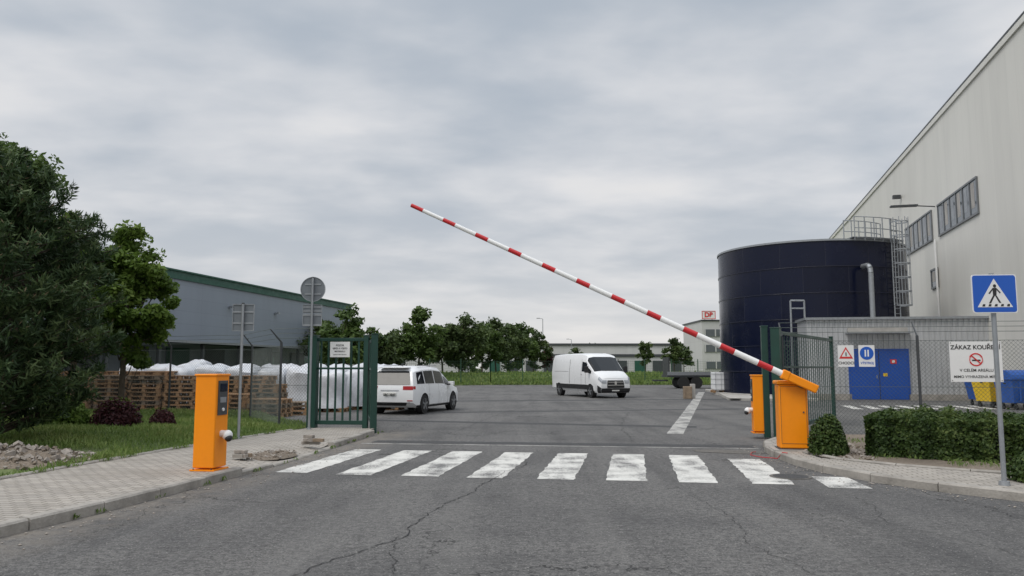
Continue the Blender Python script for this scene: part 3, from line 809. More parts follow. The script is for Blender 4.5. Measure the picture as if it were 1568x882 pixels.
for p in path:
    if pr: mb.cyl(pr, p, .13, .13, M_GALV, 14)
    pr = p
mb.make('outlet_pipe', tk, smooth=50)
mb = MB(); mb.cyl((14.2, 39.3, 0), (14.2, 39.3, 5.0), .05, .05, M_GALV, 8); mb.cyl((14.2, 39.3, 5.0), (14.9, 39.3, 5.0), .05, .05, M_GALV, 8); mb.cyl((14.9, 39.3, 4.0), (14.9, 39.3, 5.0), .05, .05, M_GALV, 8)
mb.cyl((14.2, 39.3, 4.6), (14.9, 39.3, 4.6), .04, .04, M_GALV, 8)
mb.make('tank_vent_frame')
ap = MB(); ap.sheet([(10.6, 38.0), (14.8, 37.4), (14.8, 52), (13.4, 54), (12.2, 46)], .115, M_CONC2); ap.make('concrete_apron')
kerb('kerb', [(13.4, 54), (12.2, 46), (10.6, 38.0), (14.8, 37.4)], .15, .13, 1.2, mat=M_CONC2)

# ------------------------------------------------------------------ left warehouse
lx = Vector((.196, .981)); la2 = math.atan2(lx.y, lx.x)
wh = empty('grey_warehouse', (-19.3, 92, 0), la2)
mb = MB()
mb.box((-40, 20, 6.35), (80, 40, 5.3), M_WHLEFT); mb.box((-40, 22.5, 1.85), (79.8, 34.8, 3.69), M_WHLEFT); mb.make('walls', wh)
mb = MB(); mb.box((-40, 20, 9.05), (80.5, 40.5, .12), M_GREENTRIM); mb.box((-40, -.06, 8.75), (80.3, .12, .7), M_GREENTRIM); mb.box((.06, 20, 8.75), (.12, 40, .7), M_GREENTRIM)
mb.make('green_roof_trim', wh)
mb = MB()
for k in range(14):
    x = -76+k*5.6; mb.box((x, 5.0, 1.7), (3.2, .12, 3.2), M_DGREY if k % 3 else M_GREENTRIM)
    mb.box((x+2.3, .5, 1.85), (.25, .25, 3.7), M_DGREY)
mb.box((-40, .0, 3.62), (80, .3, .18), M_GALV)
for k in range(10): mb.box((-74+k*8., -.25, 6.8), (.3, .4, .15), M_GALV)
mb.make('loading_docks', wh)

# ------------------------------------------------------------------ far buildings
fb = empty('distant_light_warehouse'); mb = MB(); mb.box((28, 200, 3.6), (70, 40, 7.2), M_FARW); mb.make('walls', fb)
mb = MB(); mb.box((28, 179.9, 6.95), (70.4, .3, .5), M_DGREY)
for k in range(16): mb.box((-4+k*4.2, 179.9, 1.8), (2.4, .3, 2.8), M_DGREY if k % 4 else M_GREENTRIM)
mb.box((28, 179.85, 4.4), (60, .2, .6), M_DGREY)
mb.make('roof_edge_and_docks', fb)
ob = empty('office_building'); mb = MB(); mb.box((39.4, 137, 4.7), (15, 14, 9.4), M_FARW); mb.make('walls', ob)
mb = MB()
for z in (2.0, 4.8, 7.4):
    mb.box((39.4, 129.95, z), (14.2, .14, 1.2), M_WIN)
    for k in range(9): mb.box((32.4+k*1.75, 129.88, z), (.18, .1, 1.2), M_FARW)
mb.box((39.4, 137, 9.5), (15.3, 14.3, .25), M_DGREY)
mb.make('windows_and_roof', ob)
sx_ = 33.05
mb = MB(); mb.box((sx_, 129.8, 10.4), (2.3, .25, 1.4), M_SWHITE); mb.box((sx_-.6, 129.95, 9.7), (.08, .1, .4), M_DGREY); mb.box((sx_+.6, 129.95, 9.7), (.08, .1, .4), M_DGREY)
for (x, z, w_, h_) in ((sx_, 11.04, 2.3, .10), (sx_, 9.76, 2.3, .10), (sx_-1.1, 10.4, .10, 1.17), (sx_+1.1, 10.4, .10, 1.17)): mb.box((x, 129.66, z), (w_, .03, h_), M_SRED)
mb.make('rooftop_sign', ob); text('DB', (sx_, 129.64, 10.4), (1, 0, 0), uz, 1.1, M_SRED, ob, bold=.04)
mb = MB(); mb.box((-60, 260, 3), (90, 30, 6), M_FARW); mb.make('distant_light_warehouse')
gb = MB(); N_ = 60
prev = None
for i in range(N_+1):
    x = -45+i*1.6; yb = float(np.interp(x, [-45, -10, -2, 20, 51], [62, 66, 72, 72, 68]))
    row = [(x, yb, .01), (x, yb+1.5, .25), (x, yb+6, .8+.15*math.sin(x*.3)), (x, yb+14, 1.1), (x, yb+30, .9), (x, yb+60, -.05)]
    if prev:
        for k in range(5): gb.add([prev[k], row[k], row[k+1], prev[k+1]], [(0, 1, 2, 3)], M_GRASSG)
    prev = row
gb.make('grass_bank', smooth=60)
n = 12000; X_ = rng.uniform(-14, 22, n); Yb = np.interp(X_, [-45, -10, -2, 20, 51], [62, 66, 72, 72, 68]); dy_ = rng.random(n)**1.3*10
Zb = np.interp(dy_, [0, 1.5, 6, 14], [.01, .25, .8, 1.1]); hz = rng.uniform(.08, .25, n)
quads('grass', np.stack([X_, Yb+dy_, Zb+hz*.7], 1), rng.normal(size=(n, 3))*[1, 1, .1]+[0, -1, .6], hz, .35, .5+rng.normal(0, .2, n), M_BLADE, T=np.stack([rng.normal(0, .3, n), rng.normal(0, .3, n), np.ones(n)], 1))
def lamp(x, y, h):
    mb = MB(); mb.cyl((x, y, 0), (x, y, h), .09, .05, M_GALV, 8); mb.cyl((x, y, h), (x-.5, y, h+.1), .04, .04, M_GALV, 6); mb.box((x-.7, y, h+.1), (.5, .2, .08), M_DGREY)
    mb.make('street_lamp')
lamp(4.7, 118, 9); lamp(11.5, 150, 7.0)

# ------------------------------------------------------------------ vegetation
M_L1 = leafmat('leaves_mid_green', (.038, .070, .018), (.080, .130, .032), (.14, .205, .055), .38)
M_L2 = leafmat('leaves_bright_green', (.048, .092, .016), (.11, .180, .030), (.20, .275, .06), .45)
M_L3 = leafmat('leaves_far', (.038, .062, .022), (.076, .114, .037), (.125, .168, .055), .35)
M_LR = leafmat('leaves_maroon', (.025, .010, .012), (.06, .018, .022), (.11, .04, .035))
M_HG = leafmat('hedge_leaves', (.020, .042, .010), (.050, .086, .020), (.125, .165, .045))
M_PN = leafmat('pine_needles', (.018, .036, .015), (.042, .078, .030), (.095, .135, .052), .2)
M_PB = leafmat('pine_candles', (.10, .075, .04), (.17, .13, .075), (.24, .19, .11), .1)
def unit(n, g_): d_ = g_.normal(size=(n, 3)); return d_/np.linalg.norm(d_, axis=1, keepdims=True)
def tree(name, x, y, h, r, z0, ncl, nlf, ls, mat, seed, tr=.1, base=0., cl=(.18, .36)):
    g_ = np.random.default_rng(seed); root = empty(name)
    cz = (h+z0)/2; hz_ = (h-z0)/2
    d_ = unit(ncl, g_); rr = g_.random(ncl)**.45
    fac = (1-.38*np.clip(d_[:, 2], 0, 1))*(1+.22*np.sin(3*np.arctan2(d_[:, 1], d_[:, 0])+g_.uniform(0, 6))*np.cos(4*d_[:, 2]+g_.uniform(0, 6)))
    C = np.stack([x+d_[:, 0]*r*.86*rr*fac, y+d_[:, 1]*r*.86*rr*fac, cz+d_[:, 2]*hz_*.9*rr*(.85+.2*g_.random(ncl))], 1)
    rc = r*g_.uniform(cl[0], cl[1], ncl)*(.7 if ncl > 60 else .85)
    mb = MB(); top = Vector((x+g_.normal(0, .04*h), y, base+h*.62)); mid = Vector((x+g_.normal(0, .02*h), y, base+h*.3))
    mb.cyl((x, y, base-.1), mid, tr, tr*.75, M_BARK, 9, False); mb.cyl(mid, top, tr*.75, tr*.35, M_BARK, 8, False)
    order = g_.permutation(ncl)[:min(ncl, 34)]
    for i in order:
        c = Vector(C[i]); t_ = g_.uniform(.25, .95); s = mid.lerp(top, t_)
        if c.z < s.z-.3: s = Vector((x, y, max(z0*.8+base, c.z-.6)))
        m_ = s.lerp(c, .5)+Vector((0, 0, -.08*h*g_.random())); mb.cyl(s, m_, tr*.32, tr*.2, M_BARK, 5, False); mb.cyl(m_, c, tr*.2, tr*.06, M_BARK, 5, False)
    mb.make('trunk', root, smooth=60)
    n = ncl*nlf; ci = np.repeat(np.arange(ncl), nlf); dl = unit(n, g_)
    lob = unit(ncl*4, g_).reshape(ncl, 4, 3)
    al = (dl[:, None, :]*lob[ci]).sum(2).max(1)
    rl_ = g_.random(n)**.5*(.35+.95*np.clip(al, 0, 1)**2)
    P_ = C[ci]+dl*(rc[ci]*rl_)[:, None]*[1.15, 1.15, .85]
    tint = .47+g_.normal(0, .15, ncl)[ci]+g_.normal(0, .13, n)
    Nn = dl*.6+[0, 0, .6]+g_.normal(size=(n, 3))*.6
    quads('foliage', P_, Nn, ls*g_.uniform(.6, 1.35, n), .55, tint, mat, root)
    return root
tree('broadleaf_tree', -14.7, 22.0, 9.2, 2.4, 2.5, 100, 340, .085, M_L1, 11, .16)
tree('broadleaf_tree', -11.15, 22.2, 5.8, 1.6, 1.2, 105, 340, .075, M_L2, 12, .10)
tree('broadleaf_tree', -12.5, 21.6, 6.5, 1.6, 1.3, 85, 340, .08, M_L2, 13, .1)
tree('broadleaf_tree', -17.5, 24.0, 8.5, 2.8, 2.0, 60, 240, .11, M_L1, 14, .14)
row = [(-12.8, 60, 6.4, 2.7), (-10.6, 63.5, 5.0, 1.9), (-11.0, 74, 5.6, 2.3), (-8.7, 73, 7.6, 2.6), (-7.0, 79, 6.6, 2.5), (-5.1, 80, 8.2, 2.9), (-3.3, 86, 7.4, 2.7),
       (-1.8, 90, 7.6, 2.8), (-.2, 95, 7.8, 2.9), (1.3, 100, 7.9, 2.8), (2.9, 104, 7.4, 2.6), (-16, 76, 6.2, 2.9), (-6.2, 90, 7, 3), (-19.8, 82, 7.5, 3.)]
for i, (x, y, h, r) in enumerate(row):
    tree('broadleaf_tree', x, y, h, r, .9 if i % 2 else 1.2, 58, 110, .19, M_L3 if i % 3 else M_L1, 40+i, .12)
tree('maroon_leaf_tree', 4.9, 108, 4.6, 1.7, 1.0, 28, 110, .18, M_LR, 71, .1)
for i, (x, y, h, r) in enumerate([(18.8, 110, 5.6, 1.5), (23.8, 114, 6.6, 2.2), (11.8, 140, 5.2, 1.8), (27, 122, 5, 2)]):
    tree('broadleaf_tree', x, y, h, r, 1.5, 30, 110, .19, M_L3, 80+i, .1)
g_ = np.random.default_rng(5); n = 16000
X_ = g_.uniform(-320, 320, n); hh = 5+3*np.sin(X_*.05)+2*np.sin(X_*.19+1)+1.5*np.sin(X_*.6)
P_ = np.stack([X_, 320+g_.uniform(0, 20, n), g_.random(n)*hh], 1)
quads('distant_tree_line', P_, g_.normal(size=(n, 3))+[0, -1, .4], g_.uniform(.6, 1.5, n), .6, .45+g_.normal(0, .15, n), M_L3)

def pine(name, x, y, h, r, seed, nb=230):
    g_ = np.random.default_rng(seed); root = empty(name); mb = MB()
    mb.cyl((x, y, -.05), (x+.1, y, h*.9), .15, .03, M_BARK, 10, False)
    tips = []; dirs = []; br = []
    for b_ in range(nb):
        f = (b_+.5)/nb; z = .2+(h-.35)*f
        R_ = r*float(np.interp(f, [0, .12, .35, .65, .88, 1], [.72, .9, 1., .84, .5, .10]))*g_.uniform(.55, 1.15)
        az = g_.uniform(0, 2*math.pi); out = np.array([math.cos(az), math.sin(az), 0.])
        base_ = np.array([x, y, z]); end = base_+out*R_+np.array([0, 0, R_*.34+.1])
        mb.cyl(base_, end, .022, .006, M_BARK, 4, False)
        side = np.array([-out[1], out[0], 0]); bt = g_.normal(0, .15)
        nt_ = int(12+17*R_/r)
        for k in range(nt_):
            t = g_.uniform(.3, 1.)**.65; w = (1-t)*.9+.18
            p = base_+(end-base_)*t+side*g_.normal(0, .20*w*R_)+np.array([0, 0, g_.normal(.02, .08)])
            dd = out*.55+side*g_.normal(0, .45)+np.array([0, 0, .8+g_.normal(0, .2)])
            tips.append(p); dirs.append(dd/np.linalg.norm(dd)); br.append(bt+.14*(t-.6))
    mb.make('trunk', root, smooth=60)
    tips = np.array(tips); dirs = np.array(dirs); br = np.array(br); nn_ = 11; nT = len(tips)
    idx = np.repeat(np.arange(nT), nn_); n = len(idx)
    nd_ = dirs[idx]*.9+unit(n, g_)*.85; nd_ /= np.linalg.norm(nd_, axis=1, keepdims=True)
    L_ = g_.uniform(.065, .115, n)
    along = g_.uniform(-.10, .08, n)
    P_ = tips[idx]+dirs[idx]*along[:, None]+nd_*L_[:, None]*.8
    tint = .45+br[idx]+g_.normal(0, .14, nT)[idx]+g_.normal(0, .10, n)+.2*(along > .03)
    quads('needles', P_, unit(n, g_)+[0, 0, .5], L_, .17, tint, M_PN, root, T=nd_)
    m_ = g_.random(nT) < .35; k_ = int(m_.sum())
    quads('new_shoots', tips[m_]+dirs[m_]*.13, unit(k_, g_), np.full(k_, .055), .2, .5+g_.normal(0, .2, k_), M_PB, root, T=dirs[m_])
pine('pine_tree', -9.85, 14.6, 5.6, 2.15, 21, 240)
pine('pine_tree', -12.8, 17.0, 5.9, 2.2, 22, 130)
def shrub(name, x, y, z0, rx, ry, h, n, ls, mat, seed):
    g_ = np.random.default_rng(seed); d_ = unit(n, g_); d_[:, 2] = np.abs(d_[:, 2])*1.0
    lob = unit(9, g_); al = (d_[:, None, :]*lob[None]).sum(2).max(1)
    rr = g_.random(n)**.35*(.72+.32*al)
    P_ = np.stack([x+d_[:, 0]*rx*rr, y+d_[:, 1]*ry*rr, z0+d_[:, 2]*h*rr*1.0+.02], 1)
    root = empty(name)
    mb = MB()
    for k in range(7):
        a_ = g_.uniform(0, 6.3); mb.cyl((x, y, z0), (x+rx*.6*math.cos(a_), y+ry*.6*math.sin(a_), z0+h*.7), .015, .006, M_BARK, 5, False)
    mb.make('stems', root)
    quads('foliage', P_, d_*.8+g_.normal(size=(n, 3))*.6+[0, 0, .3], ls*g_.uniform(.6, 1.3, n), .6, .42+.25*(al-.6)+g_.normal(0, .17, n), mat, root)
shrub('maroon_shrub', -9.7, 19.2, .1, .62, .5, .75, 3500, .045, M_LR, 3)
shrub('green_shrub', -11.0, 19.0, .1, .75, .6, .85, 4500, .05, M_L2, 4)
shrub('green_shrub', -10.3, 20.4, .1, .6, .6, .7, 3500, .05, M_L2, 5)
shrub('maroon_shrub', -8.9, 19.9, .1, .35, .35, .45, 2000, .035, M_LR, 6)
shrub('green_shrub', 5.42, 13.42, .12, .34, .34, .68, 5500, .03, M_HG, 7)
shrub('green_shrub', 7.0, 10.35, .12, .5, .35, .42, 5000, .03, M_HG, 8)
shrub('green_shrub', 7.9, 9.95, .12, .5, .4, .45, 4000, .03, M_HG, 9)
def hedge(name, cl_, w, h, z0, n, ls, seed):
    g_ = np.random.default_rng(seed); Pp = [np.array(p, float) for p in cl_]
    seg = [np.linalg.norm(b_-a_) for a_, b_ in zip(Pp, Pp[1:])]; tot = sum(seg); cum = np.cumsum([0]+seg)
    s = g_.random(n)*tot
    px = np.interp(s, cum, [p[0] for p in Pp]); py = np.interp(s, cum, [p[1] for p in Pp])
    px2 = np.interp(np.minimum(s+.1, tot+.1), np.append(cum, tot+.2), [p[0] for p in Pp]+[Pp[-1][0]+.2]); py2 = np.interp(np.minimum(s+.1, tot+.1), np.append(cum, tot+.2), [p[1] for p in Pp]+[Pp[-1][1]-.08])
    t = np.stack([px2-px, py2-py], 1); t /= np.linalg.norm(t, axis=1, keepdims=True)+1e-9; sd = np.stack([-t[:, 1], t[:, 0]], 1)
    kind = g_.random(n)
    off = g_.uniform(-1, 1, n); z = g_.random(n)
    bumpy = .06*np.sin(px*5+py*3)+.05*np.sin(px*11-py*7)+.035*np.sin(px*23)+.03*np.sin(z*9+px*7)
    side = kind < .42; top_ = ~side
    sgn = np.where(g_.random(n) < .62, -1, 1)
    depth = g_.exponential(.04, n)
    offm = np.where(side, sgn*(w/2-depth+bumpy*.8), off*w/2)
    zz_ = np.where(side, z*h, h-depth+bumpy*.6+.03*g_.normal(size=n)+.04*np.sin(off*7+px*4))
    e = np.abs(offm)/(w/2); zz_ = zz_-np.where(top_, .07*np.clip(e-.8, 0, 1)*5*.5, 0)
    P_ = np.stack([px+sd[:, 0]*offm, py+sd[:, 1]*offm, z0+zz_], 1)
    Nn = np.where(side[:, None], np.stack([sd[:, 0]*np.sign(offm), sd[:, 1]*np.sign(offm), np.full(n, .3)], 1), np.array([0, 0, 1.]))+g_.normal(size=(n, 3))*.6
    m2 = n//14; oc = g_.uniform(-w/2, w/2, m2); zc_ = g_.random(m2)*h; a0 = Pp[0]; tt = (Pp[1]-Pp[0])/seg[0]; s0 = np.array([-tt[1], tt[0]])
    dd = g_.exponential(.03, m2)-.02
    P2 = np.stack([a0[0]+s0[0]*oc+tt[0]*dd, a0[1]+s0[1]*oc+tt[1]*dd, z0+zc_], 1); N2 = np.tile([-tt[0], -tt[1], .3], (m2, 1))+g_.normal(size=(m2, 3))*.6
    P_ = np.vstack([P_, P2]); Nn = np.vstack([Nn, N2]); n2 = n+m2
    root = empty(name)
    patch = .12*np.sin(P_[:, 0]*3.1+P_[:, 1]*1.3)+.1*np.sin(P_[:, 0]*8.3-P_[:, 1]*5)+.08*np.sin(P_[:, 2]*14)
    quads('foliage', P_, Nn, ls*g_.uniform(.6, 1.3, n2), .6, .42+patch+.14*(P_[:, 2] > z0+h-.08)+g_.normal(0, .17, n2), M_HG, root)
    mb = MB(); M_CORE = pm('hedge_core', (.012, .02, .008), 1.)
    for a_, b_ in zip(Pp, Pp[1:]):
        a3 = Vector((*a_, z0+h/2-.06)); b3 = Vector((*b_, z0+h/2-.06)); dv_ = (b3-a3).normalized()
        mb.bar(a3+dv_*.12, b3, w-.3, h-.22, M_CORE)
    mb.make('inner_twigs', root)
hedge('clipped_hedge', [(6.45, 14.0), (8.1, 13.0), (10.2, 12.0), (13.0, 10.9)], 1.9, .66, .12, 60000, .031, 31)

# ------------------------------------------------------------------ yard goods
def pallet(mb, cx, cy, z, rz, mat):
    R_ = Matrix.Rotation(rz, 3, 'Z'); c = Vector((cx, cy, z))
    for y in (-.35, -.175, 0, .175, .35): mb.box(c+R_ @ Vector((0, y, .133)), (1.2, .11, .022), mat, rz=rz)
    for x in (-.53, 0, .53):
        mb.box(c+R_ @ Vector((x, 0, .111)), (.11, .8, .02), mat, rz=rz)
        for y in (-.34, 0, .34): mb.box(c+R_ @ Vector((x, y, .061)), (.13, .11, .078), mat, rz=rz)
    for y in (-.34, 0, .34): mb.box(c+R_ @ Vector((0, y, .011)), (1.2, .1, .02), mat, rz=rz)
def stack(x, y, n, rz):
    mb = MB()
    for k in range(n):
        pallet(mb, x+random.uniform(-.04, .04), y+random.uniform(-.04, .04), k*.147, rz+random.uniform(-.05, .05), random.choice([M_WOOD, M_WOOD, M_WOOD2]))
    mb.make('pallet_stack')
for i in range(6): stack(-15.6+i*1.3, 28.2-.1*i, [10, 9, 10, 9, 8, 9][i], TH)
for i in range(3): stack(-16.3+i*1.35, 29.9, 10, TH)
stack(-9.3, 26.0, 5, TH+.1); stack(-7.95, 25.6, 0+4, TH); stack(-10.0, 27.4, 9, TH); stack(-8.6, 27.3, 7, TH); stack(-7.4, 26.8, 3, TH)
def bag(mb, cx, cy, z0, w, h, seed):
    g_ = random.Random(seed); n = 18; m_ = 11; vs = []; fs = []
    ph = [g_.uniform(0, 6) for _ in range(6)]
    for i in range(m_+1):
        t = i/m_; z = z0+h*(t if t < .85 else .85+(t-.85)*.55)
        if t > .85: sc = 1-.6*((t-.85)/.15)**1.3
        else: sc = .94+.06*math.sin(math.pi*t/.85*2+ph[4])
        for j in range(n):
            a_ = 2*math.pi*j/n; c_ = math.cos(a_); s_ = math.sin(a_); e = 1/(abs(c_)**5+abs(s_)**5)**.2
            r = w/2*e*sc*(1+.04*math.sin(3*a_+ph[0])*math.sin(5*t+ph[1])+.035*math.sin(7*a_+ph[2]+4*t)+g_.uniform(-.02, .02))
            vs.append((cx+r*c_, cy+r*s_, z+(.05*math.sin(a_*2+ph[3]) if t > .75 else 0)))
    for i in range(m_):
        for j in range(n): fs.append((i*n+j, i*n+(j+1) % n, (i+1)*n+(j+1) % n, (i+1)*n+j))
    fs.append(tuple(range(m_*n, m_*n+n))); mb.add(vs, fs, M_BAG)
mb = MB(); k = 0
for (x, y, w, h, z0) in [(-9.3+i*1.12, 30.4-.1*i, 1.08, 1.55+.1*math.sin(i*2), .14) for i in range(5)]+[(-15.5+i*1.15, 32.0, 1.1, 1.7, .14) for i in range(6)]+[(-9.2+i*1.12, 31.8, 1.08, 1.7+.12*math.sin(i*3), .14) for i in range(5)]+\
        [(-7.6+i*1.1, 34.0, 1.06, 1.7, .14) for i in range(3)]+[(-6.6, 28.6, 1.05, 1.45, .14), (-7.7, 28.9, 1.05, 1.5, .14), (-13.5, 33.5, 1.1, 1.9, .14), (-11.8, 30.6, 1.1, 1.65, .14), (-13., 30.6, 1.1, 1.6, .14), (-10.6, 30.5, 1.1, 1.6, .14)]:
    bag(mb, x, y, z0, w, h, k); pallet(mb, x, y, 0, TH, M_WOOD); k += 1
mb.make('wrapped_bulk_bags', smooth=50)
def ibc(X0, Y0):
    ib = MB(); ib.box((X0, Y0, .80), (1.05, 1.0, 1.06), M_IBC)
    for z in (.32, .62, .92, 1.22):
        ib.box((X0, Y0-.52, z), (1.1, .016, .016), M_GALV); ib.box((X0-.54, Y0, z), (.016, 1.1, .016), M_GALV)
    for x in (-.5, -.17, .17, .5): ib.box((X0+x, Y0-.535, .77), (.016, .016, 1.1), M_GALV)
    ib.cyl((X0, Y0, 1.33), (X0, Y0, 1.38), .15, .15, M_BLACK, 12); pallet(ib, X0, Y0, .12, 0, M_WOOD); ib.make('liquid_container', bevel=.01)
ibc(12.55, 46.6); ibc(13.0, 48.2)
tr_ = MB(); tr_.box((15.2, 61, .95), (6.5, 2.3, .18), M_DGREY); tr_.box((15.2, 59.83, 1.15), (6.5, .06, .28), M_GALV)
for x in (13.2, 14.2, 16.8): tr_.cyl((x, 59.8, .45), (x, 62.1, .45), .45, .45, M_TYRE, 18)
tr_.box((12.1, 61, 1.7), (.1, 2.3, 1.4), M_DGREY); tr_.box((11.6, 61, .6), (1.2, .15, .12), M_DGREY); tr_.make('flatbed_trailer')
bo = MB(); bo.box((9.05, 40.2, .32), (.42, .3, .64), M_WOOD2); bo.box((9.35, 40.35, .38), (.22, .3, .76), M_CONC2); bo.make('concrete_block_barrier', bevel=.02)
def bin_(x, y, rz, mat, lid):
    r_ = empty('waste_container', (x, y, 0), rz); mb = MB()
    vs = [(-.55, -.42, .25), (.55, -.42, .25), (.55, .42, .25), (-.55, .42, .25), (-.68, -.53, 1.15), (.68, -.53, 1.15), (.68, .53, 1.15), (-.68, .53, 1.15)]
    mb.add(vs, [(0, 1, 5, 4), (1, 2, 6, 5), (2, 3, 7, 6), (3, 0, 4, 7), (3, 2, 1, 0), (4, 5, 6, 7)], mat)
    mb.box((0, 0, 1.17), (1.42, 1.12, .07), mat)
    for xx in (-.35, 0, .35): mb.box((xx, -.51, .72), (.06, .05, .8), mat)
    for s in (-1, 1):
        mb.cyl((s*.7, -.2, 1.0), (s*.8, -.2, 1.0), .03, .03, M_DGREY, 8)
    mb.make('body', r_, bevel=.02); mb = MB()
    n = 8
    for k in range(n):
        a0 = math.pi*k/n; a1 = math.pi*(k+1)/n; f = lambda a_, s: (s*.7, -.55*math.cos(a_), 1.21+.30*math.sin(a_))
        mb.add([f(a0, -1), f(a0, 1), f(a1, 1), f(a1, -1)], [(0, 1, 2, 3)], lid)
    for s in (-1, 1): mb.add([(s*.7, -.55*math.cos(math.pi*k/n), 1.21+.30*math.sin(math.pi*k/n)) for k in range(n+1)], [tuple(range(n+1))], lid)
    mb.make('lid', r_); mb = MB()
    for sx in (-.45, .45):
        for sy in (-.35, .35): mb.cyl((sx-.02, sy, .1), (sx+.04, sy, .1), .1, .1, M_TYRE, 12); mb.box((sx, sy, .2), (.05, .1, .1), M_DGREY)
    mb.make('castors', r_)
bin_(20.2, 33.2, rad(-8), M_BBLUE, M_BBLUE); bin_(19.6, 31.6, rad(6), M_YEL, M_YEL); bin_(19.6, 30.1, rad(4), M_BBLUE, M_BBLUE)

# ------------------------------------------------------------------ vehicles
def vehicle(name, rings, loc, rz, wheels, wr, ww, track, build):
    root = empty(name, loc, rz)
    R = [[Vector((x, -y, z)) for x, y, z in r]+[Vector((x, y, z)) for x, y, z in r[::-1]] for r in rings]
    K = len(R[0]); J = K//2
    mb = MB(); vs = [v for r in R for v in r]; fs = []
    for i in range(len(R)-1):
        for j in range(K): fs.append((i*K+j, i*K+(j+1) % K, (i+1)*K+(j+1) % K, (i+1)*K+j))
    for e in (0, len(R)-1):
        for j in range(J-1): fs.append((e*K+j, e*K+j+1, e*K+K-2-j, e*K+K-1-j))
    mb.add(vs, fs, M_CARW); mb.m(M_BLACK)
    body = mb.make('body', None)
    cut = MB()
    for wx in wheels:
        for s in (-1, 1):
            cut.cyl((wx, s*(track-.28), wr), (wx, s*(track+.4), wr), wr*1.17, wr*1.17, M_BLACK, 28)
    cu = cut.make('cutter')
    bm_ = body.modifiers.new('b', 'BOOLEAN'); bm_.object = cu; bm_.operation = 'DIFFERENCE'; bm_.solver = 'EXACT'
    bpy.context.view_layer.update()
    dg = bpy.context.evaluated_depsgraph_get(); me = bpy.data.meshes.new_from_object(body.evaluated_get(dg))
    body.modifiers.clear(); body.data = me; bpy.data.objects.remove(cu)
    me.polygons.foreach_set('use_smooth', [True]*len(me.polygons)); me.set_sharp_from_angle(angle=rad(28))
    body.parent = root
    def surf(rf, sf):
        i = min(int(rf), len(R)-2); a_ = rf-i; j = int(sf); b_ = sf-j; j2 = min(j+1, K-1)
        return R[i][j].lerp(R[i][j2], b_).lerp(R[i+1][j].lerp(R[i+1][j2], b_), a_)
    def patch(mb, r0, r1, s0, s1, mat, off=.008, nu=8, nv=None, taper=0):
        nv = nv or max(2, int(abs(s1-s0)*3))
        ss = sorted(set([s0+(s1-s0)*k/nv for k in range(nv+1)]+[float(k) for k in range(int(s0)+1, int(s1)+1)]))
        rs = sorted(set([r0+(r1-r0)*k/nu for k in range(nu+1)]+[float(k) for k in range(int(r0)+1, int(r1)+1) if r0 < k < r1]))
        vs = []
        for s in ss:
            for r in rs:
                p = surf(r, s); e = .02
                du = surf(min(r+e, len(R)-1.001), s)-surf(max(r-e, 0), s); dv = surf(r, min(s+e, K-1.001))-surf(r, max(s-e, 0)); nn = du.cross(dv)
                if nn.length < 1e-9: nn = Vector((0, 0, 1))
                nn.normalize()
                if nn.dot(p-Vector((p.x*.6, 0, .9))) < 0: nn = -nn
                vs.append(p+nn*off)
        w_ = len(rs); fs = [(a_*w_+b_, a_*w_+b_+1, (a_+1)*w_+b_+1, (a_+1)*w_+b_) for a_ in range(len(ss)-1) for b_ in range(w_-1)]
        mb.add(vs, fs, mat)
    def cap(mb, end, j0, j1, v0, v1, mat, off=.01, n=4):
        r = R[0] if end == 0 else R[-1]; sg = -1 if end == 0 else 1; vs = []
        js = sorted(set([j0+(j1-j0)*k/n for k in range(n+1)]+[float(k) for k in range(int(j0)+1, int(j1)+1)]))
        for jf in js:
            j = min(int(jf), J-2); b_ = jf-j; p = r[j].lerp(r[j+1], b_); q = r[K-1-j].lerp(r[K-2-j], b_)
            for v in (v0, v1): vs.append(p.lerp(q, v)+Vector((sg*off, 0, 0)))
        mb.add(vs, [(2*k, 2*k+1, 2*k+3, 2*k+2) for k in range(len(js)-1)], mat)
    build(root, patch, cap, surf)
    for wx in wheels:
        for s in (-1, 1):
            w = MB(); o_ = s*track
            w.cyl((wx, o_-ww/2, wr), (wx, o_+ww/2, wr), wr, wr, M_TYRE, 28)
            w.cyl((wx, o_+s*(ww/2-.01), wr), (wx, o_+s*(ww/2+.008), wr), wr*.66, wr*.64, M_RIMD, 24)
            for k in range(5):
                a_ = 2*math.pi*k/5+.3; w.bar((wx, o_+s*(ww/2+.014), wr), (wx+wr*.6*math.cos(a_), o_+s*(ww/2+.014), wr+wr*.6*math.sin(a_)), .02, .06, M_RIM)
            w.cyl((wx, o_+s*(ww/2), wr), (wx, o_+s*(ww/2+.03), wr), .05, .04, M_RIM, 10)
            w.make('wheel', root, smooth=40)
    return root
def rg(xs, ws, zs): return list(zip(xs, ws, zs))
